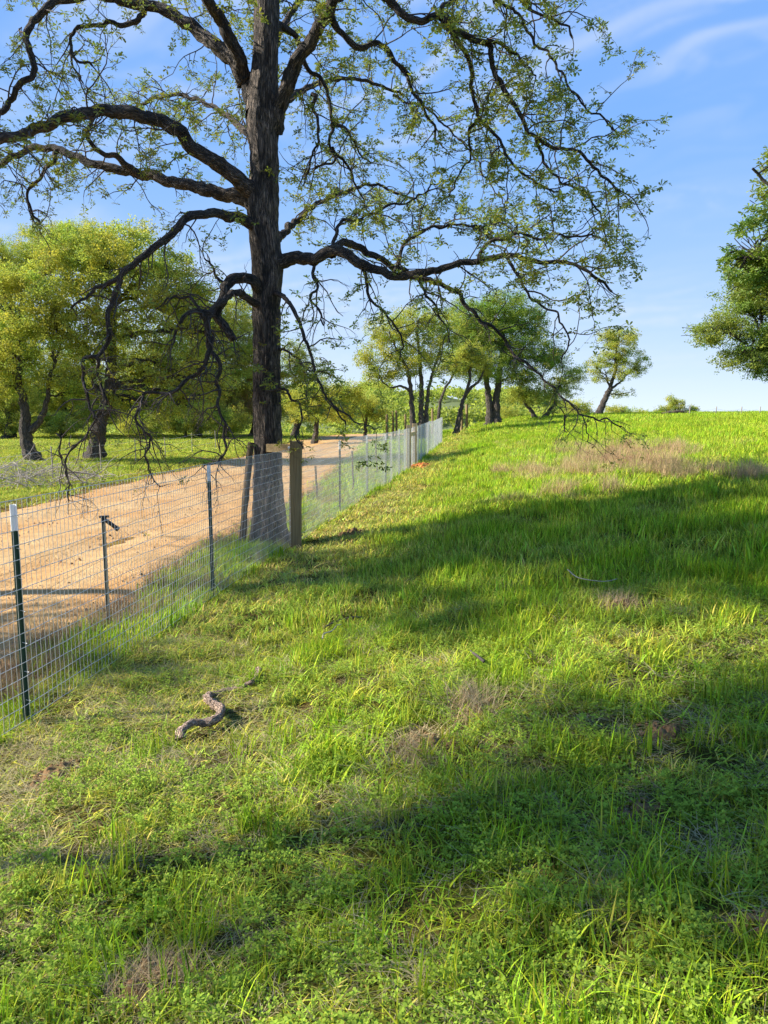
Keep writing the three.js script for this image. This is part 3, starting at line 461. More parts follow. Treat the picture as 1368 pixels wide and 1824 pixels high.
tree('oak_tree', 'dense dark green oak with twin trunks on the grass edge', 60, [{ p: [[872, 758], [872, 725], [868, 690], [860, 640]], w: [15, 7] }, { p: [[886, 762], [884, 725], [888, 680], [895, 620]], w: [17, 7] }],
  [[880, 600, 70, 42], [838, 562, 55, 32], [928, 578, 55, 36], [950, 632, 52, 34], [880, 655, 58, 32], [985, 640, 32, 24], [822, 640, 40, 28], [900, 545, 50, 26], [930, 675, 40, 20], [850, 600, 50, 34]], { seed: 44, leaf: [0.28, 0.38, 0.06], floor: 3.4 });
tree('oak_tree', 'crooked low oak with a forked trunk left of the leaning tree', 62, [{ p: [[958, 752], [948, 735], [938, 722], [928, 700]], w: [9, 4] }, { p: [[962, 752], [978, 733], [990, 715], [988, 695]], w: [9, 4] }], [[955, 700, 38, 22], [1000, 690, 36, 26], [925, 705, 26, 18], [1020, 665, 30, 20], [985, 725, 30, 12]], { seed: 45, leaf: OAK, floor: 1.2, open: -0.12 });
tree('oak_tree', 'small lone oak leaning right against the open sky', 64, [{ p: [[1064, 752], [1070, 728], [1080, 705], [1088, 692]], w: [13, 9] }, { p: [[1086, 694], [1096, 660], [1098, 620], [1104, 595]], w: [7, 2.5], root: false }, { p: [[1088, 692], [1105, 680], [1122, 660]], w: [5, 2], root: false }],
  [[1100, 610, 32, 20], [1122, 630, 24, 20], [1080, 640, 26, 18], [1130, 658, 18, 16], [1108, 665, 26, 14], [1070, 668, 22, 14], [1098, 640, 24, 16], [1108, 700, 24, 10], [1116, 598, 24, 16], [1142, 648, 16, 18], [1060, 652, 20, 14], [1086, 596, 22, 14]], { seed: 46, leaf: OAK, floor: 1.6, open: -0.02 });
for (const [i, [x, y, rx, ry, d, lab]] of [[1035, 728, 30, 18, 66, 'low yellow green shrub left of the lone leaning oak'], [1110, 734, 34, 16, 68, 'low shrub right of the lone leaning oak'], [1150, 738, 22, 10, 70, 'small shrub at the brow between the lone oak and the log'], [918, 738, 34, 16, 70, 'shrub under the dense dark green oak']].entries())
  tree('bush', lab, d, [{ p: [[x, 756], [x + 2, y + ry * 0.6], [x, y]], w: [5, 3] }], [[x - rx * 0.4, y, rx * 0.7, ry], [x + rx * 0.45, y + 3, rx * 0.65, ry * 0.8]], { seed: 60 + i, leaf: OAK, floor: 0.1, dens: 34, group: 'bushes and small trees beyond the pasture' });
for (const [i, [x, y, rx, ry, lab]] of [[1202, 720, 18, 16, 'small grey distant tree above the brow of the pasture'], [1178, 730, 14, 9, 'distant grey bush left of the small distant tree'], [1232, 728, 14, 8, 'distant grey bush right of the small distant tree']].entries())
  tree('oak_tree', lab, 110, [{ p: [[x, 745], [x + 1, 732], [x, y]], w: [4, 2] }], [[x - rx * 0.3, y, rx * 0.7, ry], [x + rx * 0.35, y + 2, rx * 0.6, ry * 0.8]], { seed: 70 + i, leaf: OAK, floor: 0.3, dens: 8, smin: 1.2, smax: 2, group: 'bushes and small trees beyond the pasture' });
// right edge
tree('oak_tree', 'large oak reaching in from the right edge, fine leaves', 27, [{ p: [[1520, 790], [1515, 700], [1500, 620], [1490, 520]], w: [40, 16] }, { p: [[1505, 640], [1440, 600], [1370, 590], [1310, 600]], w: [18, 5], root: false }, { p: [[1500, 600], [1430, 520], [1360, 490]], w: [16, 5], root: false }],
  [[1335, 545, 62, 46], [1335, 505, 44, 34], [1365, 520, 55, 40], [1380, 640, 60, 40], [1290, 590, 52, 32], [1395, 480, 70, 50], [1370, 610, 60, 40], [1250, 592, 34, 22], [1320, 640, 46, 24], [1400, 660, 50, 26], [1450, 560, 70, 60], [1350, 665, 36, 16], [1480, 450, 80, 60]], { seed: 81, leaf: [0.28, 0.36, 0.075], floor: 1.6, dens: 120, smin: 0.5, smax: 0.95, open: -0.25, group: 'oaks at the right edge' });
tree('oak_tree', 'nearer oak spray with large leaves at the upper right edge', 15, [{ p: [[1640, 860], [1630, 700], [1600, 500], [1560, 300]], w: [60, 24] }, { p: [[1605, 520], [1500, 470], [1400, 455], [1310, 462]], w: [18, 4], root: false }, { p: [[1580, 400], [1480, 360], [1390, 350], [1340, 300]], w: [16, 4], root: false }],
  [[1335, 462, 48, 44], [1350, 428, 46, 40], [1318, 478, 34, 26], [1375, 420, 55, 60], [1400, 340, 52, 50], [1360, 510, 55, 34], [1440, 460, 70, 70], [1385, 285, 30, 26], [1300, 450, 24, 16]], { seed: 82, leaf: [0.28, 0.36, 0.06], floor: 2.2, dens: 620, geos: SPRAYS, smin: 0.9, smax: 1.5, open: -0.45, group: 'oaks at the right edge' });
// trees outside the frame on the left: their shade lies on the road and on the near grass
function shadeTree(label, X, d, h, r, seed, dens, from, girth) {
  const R = rng(seed), O = onGround(X, d), t = thing('oak_tree', O, label, 'tree', 'oaks left of the road outside the view'), wood = new Buf(), spots = [];
  const tp = smooth([V(0, -0.05, 0), V(0.1, h * 0.2, 0.1), V(-0.1, h * 0.45, 0), V(0.1, h * 0.8, -0.1)], 0.2, null, 0.08); wood.tube(tp, tp.map((_, i) => mix(girth, 0.05, i / (tp.length - 1))), 10, { warp: knot });
  for (let k = 0; k < 22; k++) {
    const s = tp[Math.floor(tp.length * (from + (0.98 - from) * R()))], az = R() * 6.283, el = -0.1 + 0.9 * R(), len = r * (0.6 + 0.5 * R()), e = s.clone().add(V(Math.cos(az) * Math.cos(el) * len, Math.sin(el) * len * 0.7, Math.sin(az) * Math.cos(el) * len)), q = smooth([s, s.clone().lerp(e, 0.5).add(V(0, 0.5, 0)), e], 0.2, null, 0.2);
    wood.tube(q, q.map((_, i) => mix(0.09, 0.015, i / (q.length - 1))), 5);
    for (let i = 0; i < dens; i++) { const c = q[Math.floor(q.length * Math.pow(R(), 0.6) * 0.999)]; spots.push(c.clone().add(rand3(R).multiplyScalar(0.15 + 0.75 * R()))); }
  }
  wood.mesh('trunk', M.farBark, t, true);
  foliage('crown', CLUSTERS, M.farLeaf, spots, t, (s, R, c) => { const k = 0.75 + 0.5 * R(); return c.setRGB(0.15 * k, 0.2 * k, 0.035 * k); }, R, 0.6, 1.1);
}
shadeTree('tall oak outside the frame left of the road, its shade crossing the middle grass', -12.4, 9.3, 15.8, 3.8, 301, 230, 0.5, 0.2);
shadeTree('oak outside the frame left of the road, its shade lying on the road', -12.9, 7.1, 7.2, 2.3, 302, 75, 0.4, 0.16);
shadeTree('thin oak outside the frame left of the road, its shade dappling the near grass', -12.0, 3.7, 12.8, 1.4, 303, 40, 0.8, 0.1);
console.log(JSON.stringify(treeCount));

// ---------------------------------------------------------------- new wire fence
{
  const D_A = 2.2, D_B = 44.2, HT = 1.47, ROWS = 15, nm = 0.1016 * 0.965;
  const fx = (d) => fenceX(d) + 0.02 * n2(d * 0.6, 77) + 0.35 * sst(d, 36, 48) * 0, base = (d) => { let t = 0; for (let k = -4; k <= 4; k++) t += groundY(fenceX(d + k * 0.45), d + k * 0.45); return t / 9 + 0.045; };
  const O = onGround(fenceX(10), 10), fence = thing('wire_mesh_fence', O, 'new silver welded wire mesh running along the grass to the far trees', 'fence');
  const sag = (d, r) => 0.0035 * n2(d * 0.9, r * 3.3) + 0.0022 * n2(d * 7, r * 1.7);
  for (let r = 0; r <= ROWS; r++) {
    const pts = []; for (let d = D_A; d <= D_B; d += d < 14 ? 0.16 : 0.35) pts.push(V(fx(d) + 0.004 * n2(d * 3, r), base(d) + nm * r + sag(d, r), -d).sub(O));
    const b = new Buf(); b.tube(pts, pts.map(() => 0.0026), 4); b.mesh('horizontal_wire', M.wire, fence);
  }
  const vg = new THREE.CylinderGeometry(0.0018, 0.0018, nm * ROWS, 4, 1), rest = new Buf(), R = rng(7); let k = 0;
  for (let d = D_A; d < D_B; d += 0.0508, k++) {
    const p = V(fx(d), base(d) + nm * ROWS / 2, -d).sub(O), tilt = (R() - 0.5) * 0.006;
    const seen = d > 4.4;
    if (seen && k > 42 && k <= 342) { const m = shadow(new THREE.Mesh(vg, M.wire)); m.name = 'vertical_wire'; m.position.copy(p); m.rotation.x = tilt; fence.add(m); }
    else { const g = vg.clone(); g.translate(p.x, p.y, p.z); rest.add(g); }
  }
  const far = rest.mesh('distant_vertical_wires', M.wire, fence); far.userData.kind = 'stuff';

  // steel posts
  const H = 1.50, shape = (w) => { const s = new THREE.Shape(); s.moveTo(-w, 0); s.lineTo(w, 0); s.lineTo(w, 0.004); s.lineTo(0.003, 0.005); s.lineTo(0.003, 0.036); s.lineTo(-0.003, 0.036); s.lineTo(-0.003, 0.005); s.lineTo(-w, 0.004); s.closePath(); return s; };
  const extr = (y0, y1, w) => { const g = new THREE.ExtrudeGeometry(shape(w), { depth: y1 - y0, bevelEnabled: false }); g.rotateX(-Math.PI / 2); g.translate(0, y0, 0); return g; };
  const TIP = 0.175, shaftB = new Buf(); shaftB.add(extr(-0.25, H - TIP, 0.019)); for (let y = 0.1; y < H - TIP - 0.03; y += 0.054) { const g = new THREE.BoxGeometry(0.012, 0.014, 0.007); g.translate(0, y, 0.0036); shaftB.add(g); }
  const shaftG = shaftB.geo(), tipB = new Buf(); tipB.add(extr(H - TIP, H, 0.0195)); for (let y = H - TIP + 0.03; y < H - 0.02; y += 0.054) { const g = new THREE.BoxGeometry(0.012, 0.014, 0.007); g.translate(0, y, 0.0036); tipB.add(g); } const tipG = tipB.geo();
  const clip = new Buf(); for (const y of [0.16, 0.36, 0.56, 0.78, 1.0, 1.2, 1.42]) { const q = [V(0.022, y + 0.01, 0.004), V(0.024, y, -0.008), V(0, y - 0.004, -0.02), V(-0.024, y, -0.008), V(-0.022, y + 0.01, 0.006), V(0, y + 0.012, 0.012)].map((v) => v.setZ(-v.z)); clip.tube(q, q.map(() => 0.0022), 4); } const clipG = clip.geo();
  const steel = (d, label, lean = 0) => {
    const g = thing('steel_fence_post', onGround(fenceX(d) - 0.035, d), label, 'fence post', 'steel posts of the new fence');
    for (const [n, geo, m] of [['shaft', shaftG, M.greenPaint], ['white_tip', tipG, M.whitePaint], ['wire_clips', clipG, M.wire]]) { const q = shadow(new THREE.Mesh(geo, m)); q.name = n; g.add(q); }
    g.rotation.set(0, Math.PI / 2 + 0.9, lean); return g;
  };
  steel(4.83, 'green steel fence post with white tip nearest the camera at the left edge', 0.005);
  steel(8.2, 'green steel fence post with white tip between the nearest post and the big oak', -0.008);
  steel(15.1, 'green steel fence post, first one beyond the wooden brace post', 0.01);
  steel(18.4, 'steel fence post, second one beyond the wooden brace post');
  steel(21.6, 'steel fence post, third one beyond the wooden brace post');
  steel(24.6, 'steel fence post just before the pale twin wooden posts');
  steel(32, 'steel fence post just beyond the pale twin wooden posts');
  steel(36, 'steel fence post, second beyond the pale twin wooden posts');
  steel(40, 'steel fence post, last but one before the fence end');
  steel(44.1, 'steel fence post at the far end of the new fence');

  // wooden brace posts
  const postG = (w, h, dz) => { const b = new THREE.BoxGeometry(w, h, dz, 3, 12, 3), P = b.attributes.position; for (let i = 0; i < P.count; i++) { const y = P.getY(i); P.setX(i, P.getX(i) * (1 + 0.02 * n2(y * 2, w)) + 0.006 * n2(y * 1.3, 4)); if (Math.abs(P.getX(i)) > w * 0.48 && Math.abs(P.getZ(i)) > dz * 0.48) { P.setX(i, P.getX(i) * 0.95); P.setZ(i, P.getZ(i) * 0.95); } } b.translate(0, h / 2 - 0.2, 0); const uv = b.attributes.uv; for (let i = 0; i < uv.count; i++) uv.setXY(i, uv.getX(i) * 0.3, uv.getY(i) * h * 0.5); b.computeVertexNormals(); return b; };
  {
    const p = onGround(fenceX(11.4) + 0.03, 11.4), g = thing('wooden_brace_post', p, 'thick square wooden post with a short rail beside the big oak trunk', 'fence post');
    const m = shadow(new THREE.Mesh(postG(0.185, 1.86, 0.16), M.postWood)); m.name = 'post'; g.add(m); m.rotation.z = -0.022;
    const rail = shadow(new THREE.Mesh(new THREE.BoxGeometry(0.64, 0.125, 0.1), M.postWood)); rail.name = 'rail'; rail.position.set(-0.27, 1.545, -0.2); rail.rotation.set(0, -0.6, 0); g.add(rail);
    const ins = new Buf(); ins.add(new THREE.CylinderGeometry(0.016, 0.02, 0.05, 8).rotateX(Math.PI / 2).translate(-0.06, 1.565, 0.1)); ins.mesh('insulator', M.whitePaint, g);
  }
  {
    const p = onGround(at(430, 950, 11.7).x, 11.7), g = thing('weathered_post', p, 'dark weathered post leaning against the left side of the big oak', 'fence post');
    const b = new Buf(), top = at(447, 788, 11.75).sub(p), q = smooth([V(0, -0.1, 0), V(top.x * 0.45, top.y * 0.5, top.z * 0.4), top], 0.15); b.tube(q, q.map((_, i) => 0.055 + 0.006 * n2(i * 0.5, 2)), 8, { warp: knot }); b.mesh('post', M.oldWood, g, true);
  }
  const pale = (d, off, label) => { const p = onGround(fenceX(d) + off, d), g = thing('wooden_brace_post', p, label, 'fence post', 'pale twin posts'); const m = shadow(new THREE.Mesh(postG(0.17, 1.86, 0.15), M.paleWood)); m.name = 'post'; g.add(m); return g; };
  pale(27.2, -0.02, 'left of the two pale wooden posts in the far fence');
  { const g = pale(29.2, -0.02, 'right of the two pale wooden posts in the far fence'); const r = shadow(new THREE.Mesh(new THREE.BoxGeometry(0.11, 0.12, 1.95), M.paleWood)); r.name = 'rail'; r.position.set(-0.14, 1.30, 1.0); r.rotation.y = -0.147 + 0.02; g.add(r); }
}

// ---------------------------------------------------------------- old fences
{
  const R = rng(71);
  const O = onGround(-2.72, 7.15), g = thing('old_steel_post', O, 'old grey steel post with a black insulator on top behind the new mesh', 'fence post');
  const b = new Buf(); b.add(new THREE.BoxGeometry(0.034, 1.32, 0.008).translate(0, 0.43, 0)); b.add(new THREE.BoxGeometry(0.007, 1.32, 0.034).translate(0, 0.43, 0.02)); for (let y = 0.1; y < 1.05; y += 0.055) b.add(new THREE.BoxGeometry(0.012, 0.014, 0.01).translate(0.008, y, 0.04)); b.mesh('shaft', M.oldSteel, g); g.rotation.y = 0.5;
  const cap = new Buf(); cap.add(new THREE.BoxGeometry(0.045, 0.05, 0.05).translate(0, 1.1, 0.01)); const arm = new THREE.CylinderGeometry(0.018, 0.02, 0.16, 8); arm.rotateZ(0.86); arm.translate(0.062, 1.055, 0.03); cap.add(arm); cap.add(new THREE.CylinderGeometry(0.024, 0.024, 0.03, 8).rotateZ(0.86).translate(0.118, 1.006, 0.03)); cap.add(new THREE.BoxGeometry(0.09, 0.018, 0.04).translate(0.005, 1.128, 0.01)); cap.mesh('insulator', M.blackPlastic, g);
  const posts = [[562, 830, 892, 'dark leaning stake behind the mesh right of the wooden brace post'], [627, 803, 878, 'old stake behind the mesh at the first far steel post'], [669, 790, 850, 'old stake behind the mesh near the pale twin posts'], [694, 786, 835, 'last old stake behind the mesh before the pale twin posts']];
  const tops = [V(-2.72, groundY(-2.72, 7.15), -7.15)];
  for (const [x, yt, yb, lab] of posts) {
    const p = gp(x + 3, yb), d = -p.z, q = at(x, yt, d).sub(p), s = thing('old_stake', p, lab, 'fence post', 'old stakes along the road'), bb = new Buf(), line = smooth([V(0, -0.1, 0), q.clone().multiplyScalar(0.5), q], 0.1, null, 0.012); bb.tube(line, line.map(() => 0.026), 6, { warp: knot }); bb.mesh('shaft', M.oldWood, s, true); tops.push(p);
  }
  // rusty strands of the old roadside fence
  const seq = [V(-3.1, groundY(-3.1, 2.5), -2.5), tops[0], onGround(at(439, 950, 12.3).x, 12.3), ...tops.slice(1)];
  for (const [n, h] of [0.42, 0.72, 0.98].entries()) {
    const pts = []; for (let i = 1; i < seq.length; i++) for (let k = 0; k < 12; k++) { const t = k / 12, a = seq[i - 1], c = seq[i], X = mix(a.x, c.x, t), z = mix(a.z, c.z, t); pts.push(V(X, mix(a.y, c.y, t) + h - 0.06 * 4 * t * (1 - t) * (0.5 + R()) + (i === 2 ? 0.15 * t : i === 3 ? 0.15 * (1 - t) : 0), z)); }
    const line = new Buf(), P0 = pts[0].clone(); line.tube(pts.map((p) => p.clone().sub(P0)), pts.map(() => 0.0016), 4);
    const s = thing('barbed_wire', P0, ['lowest', 'middle', 'highest'][n] + ' rusty strand of the old roadside fence behind the mesh', 'wire', 'old roadside wire'); line.mesh('strand', M.oldWire, s);
  }
  // fence beyond the road
  const stakes = [[15.5, 0], [19.5, 1], [23.2, 93], [27, 172], [30.6, 233], [34.5, 0], [39, 0], [44, 0]], sp = [];
  const fxl = (d) => -10.35 + 0.02 * (d - 23);
  const names = ['outside the frame left', 'at the frame edge', 'nearest in view beside the brush pile', 'before the grey oak trunk', 'right of the grey oak trunk', 'fourth in view', 'fifth in view', 'farthest in view'];
  stakes.forEach(([d], i) => { const p = onGround(fxl(d), d), s = thing('thin_stake', p, 'thin pale stake of the fence beyond the road, ' + names[i], 'fence post', 'thin stakes beyond the road'), bb = new Buf(); bb.tube([V(0, -0.1, 0), V(0.01, 0.5, 0), V(0, 1.02, 0)], [0.02, 0.019, 0.018], 6); bb.mesh('shaft', M.deadTwig, s); sp.push(p); });
  for (const [n, h] of [0.35, 0.65, 0.92].entries()) { const pts = []; for (let i = 1; i < sp.length; i++) for (let k = 0; k < 8; k++) { const t = k / 8; pts.push(V(mix(sp[i - 1].x, sp[i].x, t), mix(sp[i - 1].y, sp[i].y, t) + h - 0.15 * t * (1 - t), mix(sp[i - 1].z, sp[i].z, t))); } const P0 = pts[0].clone(), bb = new Buf(); bb.tube(pts.map((p) => p.clone().sub(P0)), pts.map(() => 0.004), 4); const s = thing('barbed_wire', P0, ['lowest', 'middle', 'highest'][n] + ' grey strand of the fence beyond the road', 'wire', 'wire beyond the road'); bb.mesh('strand', M.wire, s); }
  // fence over the brow at the right
  const bp = [];
  [1228, 1275, 1320, 1353].forEach((px, i) => { const p = at(px, 740, 50); p.y = EYE - 0.92; const s = thing('brow_stake', p, ['leftmost', 'second', 'third', 'rightmost'][i] + ' thin stake on the brow at the right', 'fence post', 'stakes on the brow'), bb = new Buf(); bb.tube([V(0, -0.1, 0), V(0, 0.8, 0), V(0.02, 1.32, 0)], [0.03, 0.03, 0.028], 6); bb.mesh('shaft', M.deadTwig, s); bp.push(p); });
  { const p0 = bp[0]; for (const [n, h] of [0.75, 0.98, 1.18].entries()) { const line = []; for (let i = 1; i < bp.length; i++) for (let k = 0; k < 8; k++) line.push(bp[i - 1].clone().lerp(bp[i], k / 8).add(V(0, h - 0.12 * (k / 8) * (1 - k / 8) * 4, 0)).sub(p0)); const bb = new Buf(); bb.tube(line, line.map(() => 0.005), 4); const s = thing('barbed_wire', p0, ['lowest', 'middle', 'highest'][n] + ' strand of the fence on the brow at the right', 'wire', 'wire on the brow'); bb.mesh('strand', M.wire, s); } }
  // wooden posts beyond the fence end
  for (const [x, yt, d, w, lab] of [[689, 738, 54, 5, 'short dark wooden post left of the gate posts by the road end'], [700, 732, 56, 4, 'pale gate post by the road end, left one'], [706, 731, 56, 4, 'pale gate post by the road end, right one'], [722, 738, 54, 4, 'wooden post left of the many stemmed oak'], [761, 738, 54, 6, 'stout wooden post right of the many stemmed oak'], [770, 728, 60, 4, 'thin wooden post behind the fence end'], [822, 733, 62, 5, 'short reddish wooden post behind the leaning forked tree'], [831, 720, 62, 5, 'tall reddish wooden post behind the leaning forked tree']])
  { const p = at(x, 758, d); p.y = groundY(p.x, d); const top = at(x, yt, d).y - p.y, s = thing('wooden_post', p, lab, 'fence post', 'wooden posts beyond the fence end'), bb = new Buf(), r = pxm(w, d) / 2; bb.tube([V(0, -0.2, 0), V(0.01, top * 0.5, 0), V(0, Math.max(0.9, top), 0)], [r, r, r * 0.95], 8, { warp: knot }); bb.mesh('shaft', M.postWood, s, true); }
  // brush pile and log
  {
    const O = onGround(-11.4, 22), bb = new Buf(); const s = thing('brush_pile', O, 'tangle of dead grey branches at the left beyond the road', 'brush pile');
    for (let i = 0; i < 260; i++) { const X = -3.4 + 6.2 * R(), z = -2.2 + 4.4 * R(), top = 1.0 * (1 - Math.abs(X + 0.6) / 4.2), p0 = V(X, groundY(O.x + X, 22 - z) - O.y + 0.02 + 0.3 * R() * top, z), az = R() * 6.283, len = 0.5 + 1.1 * R(), dir = V(Math.cos(az), 0.1 + 0.6 * R(), Math.sin(az)).normalize(); const pts = [p0]; const d = dir.clone(); for (let k = 0; k < 6; k++) { d.addScaledVector(rand3(R), 0.3); d.y -= 0.06; d.normalize(); pts.push(pts[pts.length - 1].clone().addScaledVector(d, len / 6)); } const r0 = 0.008 + 0.014 * R() * R(); bb.tube(pts, pts.map((_, k) => r0 * (1 - 0.12 * k)), 4); for (let q = 0; q < 4; q++) { const b0 = pts[1 + Math.floor(R() * 5)], e = b0.clone().add(rand3(R).multiplyScalar(0.4)); bb.tube([b0, b0.clone().lerp(e, 0.5).add(rand3(R).multiplyScalar(0.06)), e], [r0 * 0.5, r0 * 0.4, r0 * 0.2], 3); } }
    bb.mesh('branches', M.deadTwig, s).userData.kind = 'stuff';
  }
  { const p = at(1202, 742, 52); p.y = groundY(p.x, 52) + 0.12; const s = thing('fallen_log', p, 'dark fallen log lying on the brow below the distant grey tree', 'log'), bb = new Buf(), q = smooth([V(-0.9, -0.05, 0), V(-0.3, 0.06, 0.05), V(0.4, 0.12, 0), V(1.0, 0.02, 0.1)], 0.12, null, 0.04); bb.tube(q, q.map((_, i) => 0.15 - 0.004 * i), 8, { warp: knot }); bb.mesh('wood', M.oldWood, s, true); }
}

// ---------------------------------------------------------------- things lying in the grass
{
  const R = rng(88);
  {
    const px = [[322, 1330], [345, 1316], [372, 1306], [391, 1292], [389, 1275], [374, 1262], [376, 1250], [398, 1243], [424, 1238], [444, 1225], [455, 1208]], pts = px.map(([x, y]) => gp(x, y).add(V(0, 0.047, 0))), O = pts[0].clone(); O.y = groundY(O.x, -O.z);
    const s = thing('fallen_branch', O, 'crooked grey fallen branch lying in the short grass', 'branch'), q = smooth(pts.map((p) => p.clone().sub(O)), 0.015, null, 0.03), bb = new Buf(); bb.tube(q, q.map((_, i) => mix(0.028, 0.019, i / q.length) * (1 + 0.3 * n2(i * 0.07, 5))), 14, { vs: 6, warp: (p, w) => 1 + 0.25 * n3(p.x * 16 + w.x, p.y * 16 + w.y, p.z * 16 + w.z) + 0.16 * n3(p.x * 45 + w.x * 2, p.y * 45 + w.y * 2, p.z * 45 + w.z * 2) }); bb.mesh('wood', M.deadWood, s, true);
  }
  const stick = (px, r, lab, lift = 0.08, mat = M.deadTwig) => { const pts = px.map(([x, y]) => gp(x, y).add(V(0, lift, 0))), O = pts[0].clone(); O.y -= lift; const s = thing('dead_stick', O, lab, 'stick'), q = smooth(pts.map((p) => p.clone().sub(O)), 0.06, null, 0.02), bb = new Buf(); bb.tube(q, q.map((_, i) => r * (1 - 0.5 * i / q.length)), 5); bb.mesh('wood', mat, s); };
  stick([[1010, 1046], [1035, 1062], [1060, 1066], [1098, 1064]], 0.005, 'thin pale dead stalk lying over the soil patch right of centre', 0.16);
  stick([[645, 1110], [610, 1112], [578, 1130]], 0.014, 'short dark stick in the shade left of the straw patch', 0.05, M.twig);
  stick([[862, 1200], [848, 1194], [838, 1180]], 0.011, 'short dark stick above the bare soil near the centre', 0.08, M.twig);
  stick([[575, 1165], [590, 1150], [608, 1138]], 0.006, 'thin pale stalk below the dark stick', 0.12);
  const mound = (x, y, rx, hgt, mat, lab) => {
    const O = gp(x, y), s = thing('soil_mound', O, lab, 'soil', 'bare soil mounds in the grass'), n = 44, g = new THREE.PlaneGeometry(2, 2, n, n); g.rotateX(-Math.PI / 2); const P = g.attributes.position;
    for (let i = 0; i < P.count; i++) { const X = P.getX(i) * rx, z = P.getZ(i) * rx * 0.8, rr = Math.hypot(P.getX(i), P.getZ(i)) + 0.22 * n2(P.getX(i) * 1.6 + x, P.getZ(i) * 1.6); P.setXYZ(i, X, groundY(O.x + X, -O.z - z) - O.y - 0.03 + (hgt + 0.03) * (1 - sst(rr, 0.1, 0.95)) * (1 + 0.5 * n2(X * 9, z * 9)) + 0.018 * n2b(X * 22, z * 22) + 0.01 * n2b(X * 60, z * 60), z); }
    g.computeVertexNormals(); const m = shadow(new THREE.Mesh(g, mat)); m.name = 'earth'; s.add(m);
    const cl = new Buf(); for (let i = 0; i < 90; i++) { const az = R() * 6.283, q = rx * 0.95 * Math.sqrt(R()), X = Math.cos(az) * q, z = Math.sin(az) * q * 0.8, r = 0.004 + 0.012 * R() * R(), gg = new THREE.DodecahedronGeometry(r, 0); gg.scale(1 + 0.5 * R(), 0.7, 1); gg.translate(X, groundY(O.x + X, -O.z - z) - O.y + hgt * (1 - q / rx) + r * 0.3, z); cl.add(gg); }
    const c = cl.mesh('clods', mat, s); c.userData.kind = 'stuff';
  };
  mound(745, 832, 0.75, 0.10, M.redSoil, 'bright red earth heap at the foot of the pale twin posts');
  mound(760, 1338, 0.24, 0.03, M.soil, 'bare brown soil patch in the middle of the near grass');
  mound(845, 1275, 0.22, 0.03, M.soil, 'bare soil patch with a stick above it near the centre');
  mound(1105, 1082, 0.24, 0.04, M.soil, 'bare soil patch under the pale stalk right of centre');
  mound(1130, 1452, 0.13, 0.025, M.soil, 'small dark soil hole in the near grass at right');
  mound(1185, 1308, 0.2, 0.02, M.soil, 'bare soil patch in the shade at right');
  mound(625, 952, 0.3, 0.06, M.soil, 'small dark soil heap right of the wooden brace post');
  mound(270, 1762, 0.17, 0.04, M.soil, 'bare soil patch with straw at the bottom left');
  mound(105, 1378, 0.28, 0.03, M.soil, 'flat brown soil patch near the nearest post');
  mound(1365, 1650, 0.14, 0.02, M.soil, 'bare soil patch at the right frame edge below');
}

